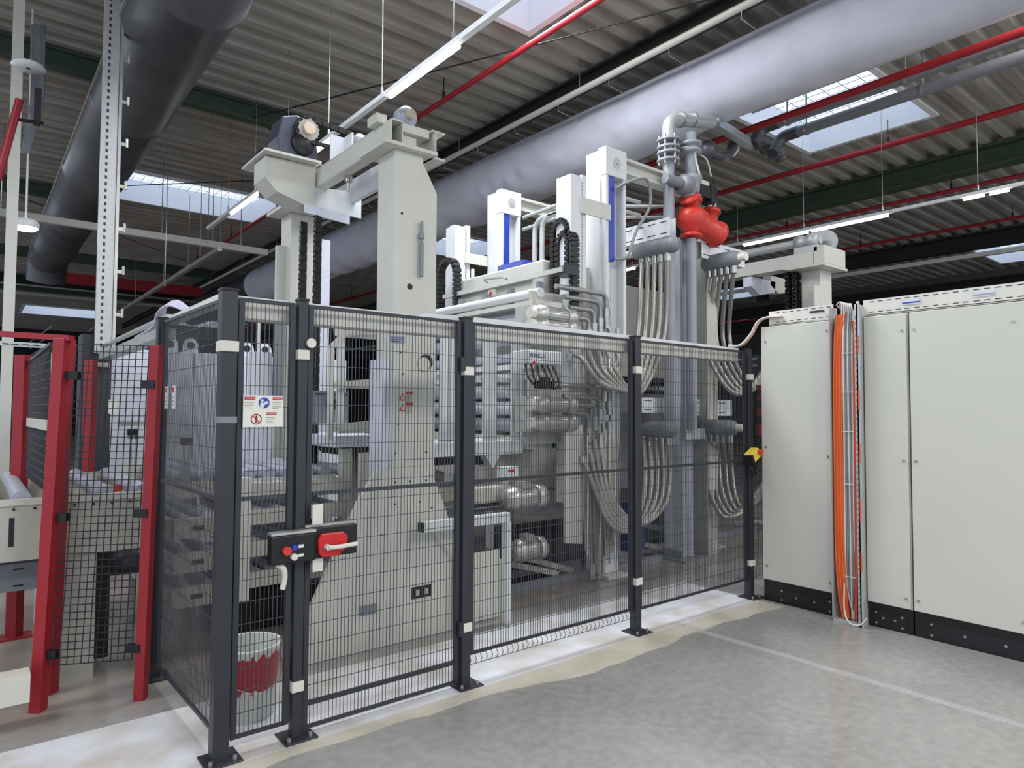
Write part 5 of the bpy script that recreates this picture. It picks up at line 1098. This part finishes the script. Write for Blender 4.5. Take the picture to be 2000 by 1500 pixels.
for i, (x0_, y0_) in enumerate(((1467, 540), (1505, 538))):
    q0 = aY(x0_, y0_, 5.0); q1 = aY(x0_+48, y0_+40, 5.0)
    MB().prism([(q0.x, q0.z), (q1.x, q0.z), (q1.x-.02, q1.z+.06), (q0.x+.22, q1.z-.02), (q0.x, q1.z+.08)], 'y', 5.0, 5.12).build('hopper_plate', LAV if i == 0 else CREAM, t)
# background odds behind hose headers
t = thing('control_cabinet', (9.2, 6, 0), 'grey machine cabinet dimly seen behind the right hoses', 'cabinet')
MB().box(8.0, 9.4, 7.0, 7.6, 0, 1.7).build('body', DARK, t); MB().box(7.9, 9.2, 6.9, 6.98, 1.9, 2.0).build('duct', ALU, t); MB().box(7.9, 9.4, 6.9, 6.98, 2.15, 2.3).build('duct', ALU, t)
# ================================================================ RIGHT CABINETS
CX = 5.31
def cab(y0, y1, x1, lb, screws, z1=2.33, nameplate=False, plate=None):
    t = thing('electrical_cabinet', (CX+.2, (y0+y1)/2, 0), lb, 'cabinet')
    MB().box(CX+.005, x1, y0, y1, .18, z1).build('body', PANEL, t)
    MB().box(CX+.012, x1, y0, y1, 0, .18).build('plinth', mat('plinth_black', (26, 26, 28), .35), t)
    for (a_, b_) in plate or ():
        MB().box(CX+.006, CX+.012, a_, b_, .02, .125).build('plinth_panel', mat('plinth_black2', (30, 30, 32), .3), t)
        s = MB()
        for yy in (a_+.03, b_-.03):
            for zz in (.035, .11): s.cyl((CX-.001, yy, zz), (CX+.007, yy, zz), .008, 10)
        for yy in ((a_*2+b_)/3, (a_+2*b_)/3): s.box(CX+.0, CX+.007, yy-.007, yy+.007, .07, .084)
        s.build('plinth_screw', STEEL, t)
    return t
def door_panel(t, y0, y1, z0, z1, screws):
    d = MB().box(CX-.012, CX+.005, y0, y1, z0, z1).build('door', PANEL, t, bevel=.003)
    s = MB()
    for (yy, zz) in screws: s.cyl((CX-.02, yy, zz), (CX-.012, yy, zz), .009, 12).cyl((CX-.022, yy, zz), (CX-.02, yy, zz), .005, 8)
    s.build('lock_screw', STEEL, d)
    return d
t = cab(2.53, 3.155, 5.95, 'narrow pale electrical cabinet between the fence and the orange cables', (), plate=((2.56, 3.02),))
door_panel(t, 2.54, 3.15, .185, 2.325, [(3.11, 2.2), (2.58, 2.25), (3.11, 1.3), (2.58, 1.25), (3.11, .30), (2.58, .26)])
t = cab(1.99, 2.30, 5.95, 'narrow pale electrical cabinet right of the orange cables', (), plate=((2.03, 2.27),))
door_panel(t, 1.997, 2.295, .185, 2.325, [(2.025, 2.2), (2.025, 1.25), (2.025, .26)])
t = cab(.55, 1.98, 5.95, 'wide pale electrical cabinet at the right edge of the view', (), plate=((1.2, 1.9), (.6, 1.15)))
door_panel(t, 1.27, 1.975, .185, 2.325, [(1.945, 2.2), (1.945, 1.25), (1.945, .26), (1.35, 2.2), (1.33, .26)]); door_panel(t, .56, 1.262, .185, 2.325, [(.6, 1.25), (1.22, 1.25)])
t = cab(-.9, .54, 5.95, 'pale electrical cabinet continuing past the right edge', (), plate=((-.8, .45),)); door_panel(t, -.88, .53, .185, 2.325, [(.45, 1.25)])
# cable risers
t = thing('cable_riser', (CX, 2.4, 0), 'open vertical metal channel between the cabinets', 'cable tray')
b = MB(); b.box(CX-.10, CX+.03, 2.515, 2.52, 0, 2.42).box(CX-.10, CX+.03, 2.305, 2.31, 0, 2.42).box(CX+.03, CX+.034, 2.31, 2.52, 0, 2.35).box(CX-.10, CX-.096, 2.30, 2.325, 0, 2.42); b.build('channel', ZINC, t)
b = MB()
for k in range(50): b.box(CX-.104, CX-.1, 2.311, 2.317, .1+k*.045, .125+k*.045)
b.build('slot_pattern', GREY, t)
MB().box(CX-.10, CX-.097, 2.285, 2.31, 0, 2.44).build('flange', ZINC, t)
for ya, yb in ((655, 690), (762, 800), (866, 905), (975, 1020), (1082, 1118)):
    MB().box(CX-.103, CX-.1, 2.292, 2.302, aX(1688, yb, CX-.1).z, aX(1688, ya, CX-.1).z).build('slot_window', ORANGE, t)
b = MB(); b.box(CX-.1, CX+.02, 2.31, 2.52, .0, .02); b.build('foot', ZINC, t)
t = thing('cable_bundle', (CX-.05, 2.46, 0), 'thick bundle of bright orange cables in the riser', 'cables')
for k in range(12):
    yy = 2.50-(k % 6)*.012; xx_ = CX-.075+(k//6)*.03+.004*(k % 2)
    MB().tube(spline([(xx_+.02, 2.46-(k % 6)*.008, .03), (xx_, yy-.015, .25), (xx_, yy, .6), (xx_+.003*math.sin(k), yy, 1.2), (xx_, yy, 1.8), (xx_+.01, yy-.01, 2.2), (xx_+.03, yy-.02, 2.36)], 5), .0068, 8).build('cable', ORANGE, t)
t = thing('cable_bundle', (CX-.05, 2.36, 0), 'second, thinner orange cable bundle at the right side of the riser', 'cables')
for k in range(4):
    yy = 2.345-(k % 3)*.009; xx_ = CX-.08+(k//2)*.02
    MB().tube(spline([(xx_+.02, yy+.02, .03), (xx_, yy+.01, .3), (xx_, yy, .8), (xx_, yy, 1.6), (xx_+.02, yy+.01, 2.3)], 5), .0055, 8).build('cable', VRED if k == 0 else ORANGE, t)
t = thing('cable_bundle', (CX-.05, 2.4, 0), 'bundle of grey cables between the orange ones in the riser', 'cables')
for k in range(14):
    yy = 2.425-(k % 7)*.0115; xx_ = CX-.07+(k//7)*.03+.003*(k % 3)
    MB().tube(spline([(xx_+.03, 2.38+.006*(k % 5), .03), (xx_+.01, yy, .3), (xx_+.003*math.sin(k*2), yy+.003*math.cos(k), .8), (xx_, yy, 1.5), (xx_, yy, 2.1), (xx_+.03, yy+.01*math.sin(k), 2.38)], 5), .0062, 8).build('cable', GCABLE if k % 3 else WCABLE, t)
b = MB()
for z in (.35, 1.05, 1.45, 1.75, 2.05): b.box(CX-.086, CX-.084, 2.345, 2.43, z, z+.006)
b.build('cable_tie', WCABLE, t)
b = MB()
for k in range(6): b.tube(spline([(CX-.02, 2.36+k*.02, 2.3), (CX-.04, 2.37+k*.015, 2.41+.008*k), (CX-.0, 2.4+k*.02, 2.44), (CX+.06, 2.45, 2.38)], 5), .006, 6)
b.build('loose_loop', WCABLE, t)
tag(MB().tube(spline([(CX-.09, 2.43, .3), (CX-.12, 2.42, .12), (CX-.14, 2.38, .03), (CX-.12, 2.31, .02), (CX-.11, 2.26, .08)], 6), .006, 6).build('loose_cable', WCABLE, loc=(CX-.1, 2.4, .02)), 'single loose white cable looping at the foot of the riser', 'cable')
# trays on top of cabinets
def top_tray(y0, y1, lb, x0=CX+.0):
    t = thing('cabinet_top_tray', (x0, (y0+y1)/2, 2.335), lb, 'cable tray')
    MB().box(x0, x0+.004, y0, y1, 2.345, 2.455).build('side_panel', ZINC if False else TW, t); MB().box(x0+.004, x0+.3, y0, y1, 2.335, 2.34).build('bottom_panel', TW, t)
    s = MB(); k = 0
    while y0+.03+k*.062 < y1-.03:
        yy = y0+.02+k*.062; s.box(x0-.002, x0, yy, yy+.034, 2.436, 2.441); s.box(x0-.002, x0, yy, yy+.034, 2.358, 2.363); k += 1
    s.build('slot_pattern', BLACK, t)
    return t
t = top_tray(2.53, 3.08, 'slotted white tray on top of the narrow cabinet by the fence')
MB().box(CX-.006, CX-.002, 2.6, 2.72, 2.405, 2.42).build('handle_slot', DARK, t)
t = top_tray(-.9, 2.30, 'long slotted white tray on top of the wide cabinets')
for yy, mt in ((1.9, BLUE), (1.45, BGREY)):
    MB().box(CX-.005, CX-.002, yy, yy+.12, 2.385, 2.425).build('sticker', LAV, t); MB().box(CX-.0065, CX-.005, yy, yy+.12, 2.395, 2.405).build('sticker_stripe', mt, t)
# orange cables leaving tray to fence top
t = thing('cable_bundle', (5.3, 3.2, 2.3), 'orange and pale cables drooping from cabinet tray to fence top', 'cables')
for k in range(6):
    MB().tube(spline([(CX-.01-k*.006, 2.95, 2.40), (CX-.01-k*.006, 3.08, 2.405), (CX-.02-k*.007, 3.16, 2.37), (CX-.03-k*.007, 3.22, 2.27), (CX-.06-k*.008, 3.3, 2.18), (CX-.15, 3.38, 2.165+.003*k)], 6), .0075, 8).build('cable', ORANGE if k in (1, 2) else WCABLE, t)
# red cables / device behind last post
t = thing('background_frame', (6.4, 3.6, 0), 'dark frame with red cable pieces between fence and cabinet', 'frame')
q = aY(1480, 775, 3.6)
MB().box(5.85, 5.9, 3.6, 3.65, 0, 2.1).build('post', DARK, t)
b = MB()
for (ya, yb) in ((752, 762), (772, 780), (800, 812), (828, 850)):
    p0_, p1_ = aY(1477, ya, 3.6), aY(1484, yb, 3.6); b.box(p0_.x, p1_.x, 3.55, 3.6, p1_.z, p0_.z)
b.build('red_clip', RED, t)
m_ = MB(); mesh_panel(m_, (5.34, FY+.005, 0), (5.9, FY+.005, 0), .16, 2.1); m_.build('wire_mesh', WIRE, t)
# ================================================================ BUCKET
c = V((1.18, 3.66, 0)); t = thing('paint_bucket', c, 'white bucket with red band standing behind the mesh by the door', 'bucket')
MB().lathe(c, c+V((0, 0, 1)), [(.004, .0), (.004, .135), (.36, .16), (.365, .166), (.375, .166), (.375, .156), (.02, .13), (.02, 0)], 40).build('pail', BUCKET, t)
MB().lathe(c, c+V((0, 0, 1)), [(.372, .1545), (.025, .128), (.025, 0)], 40).build('inside', BUCK, t)
b = MB(); b.tube(spline([c+V((.155, -.06, .33)), c+V((.12, -.15, .22)), c+V((0, -.19, .17)), c+V((-.12, -.15, .22)), c+V((-.155, -.06, .33))], 6), .003, 6); b.build('handle', STEEL, t)
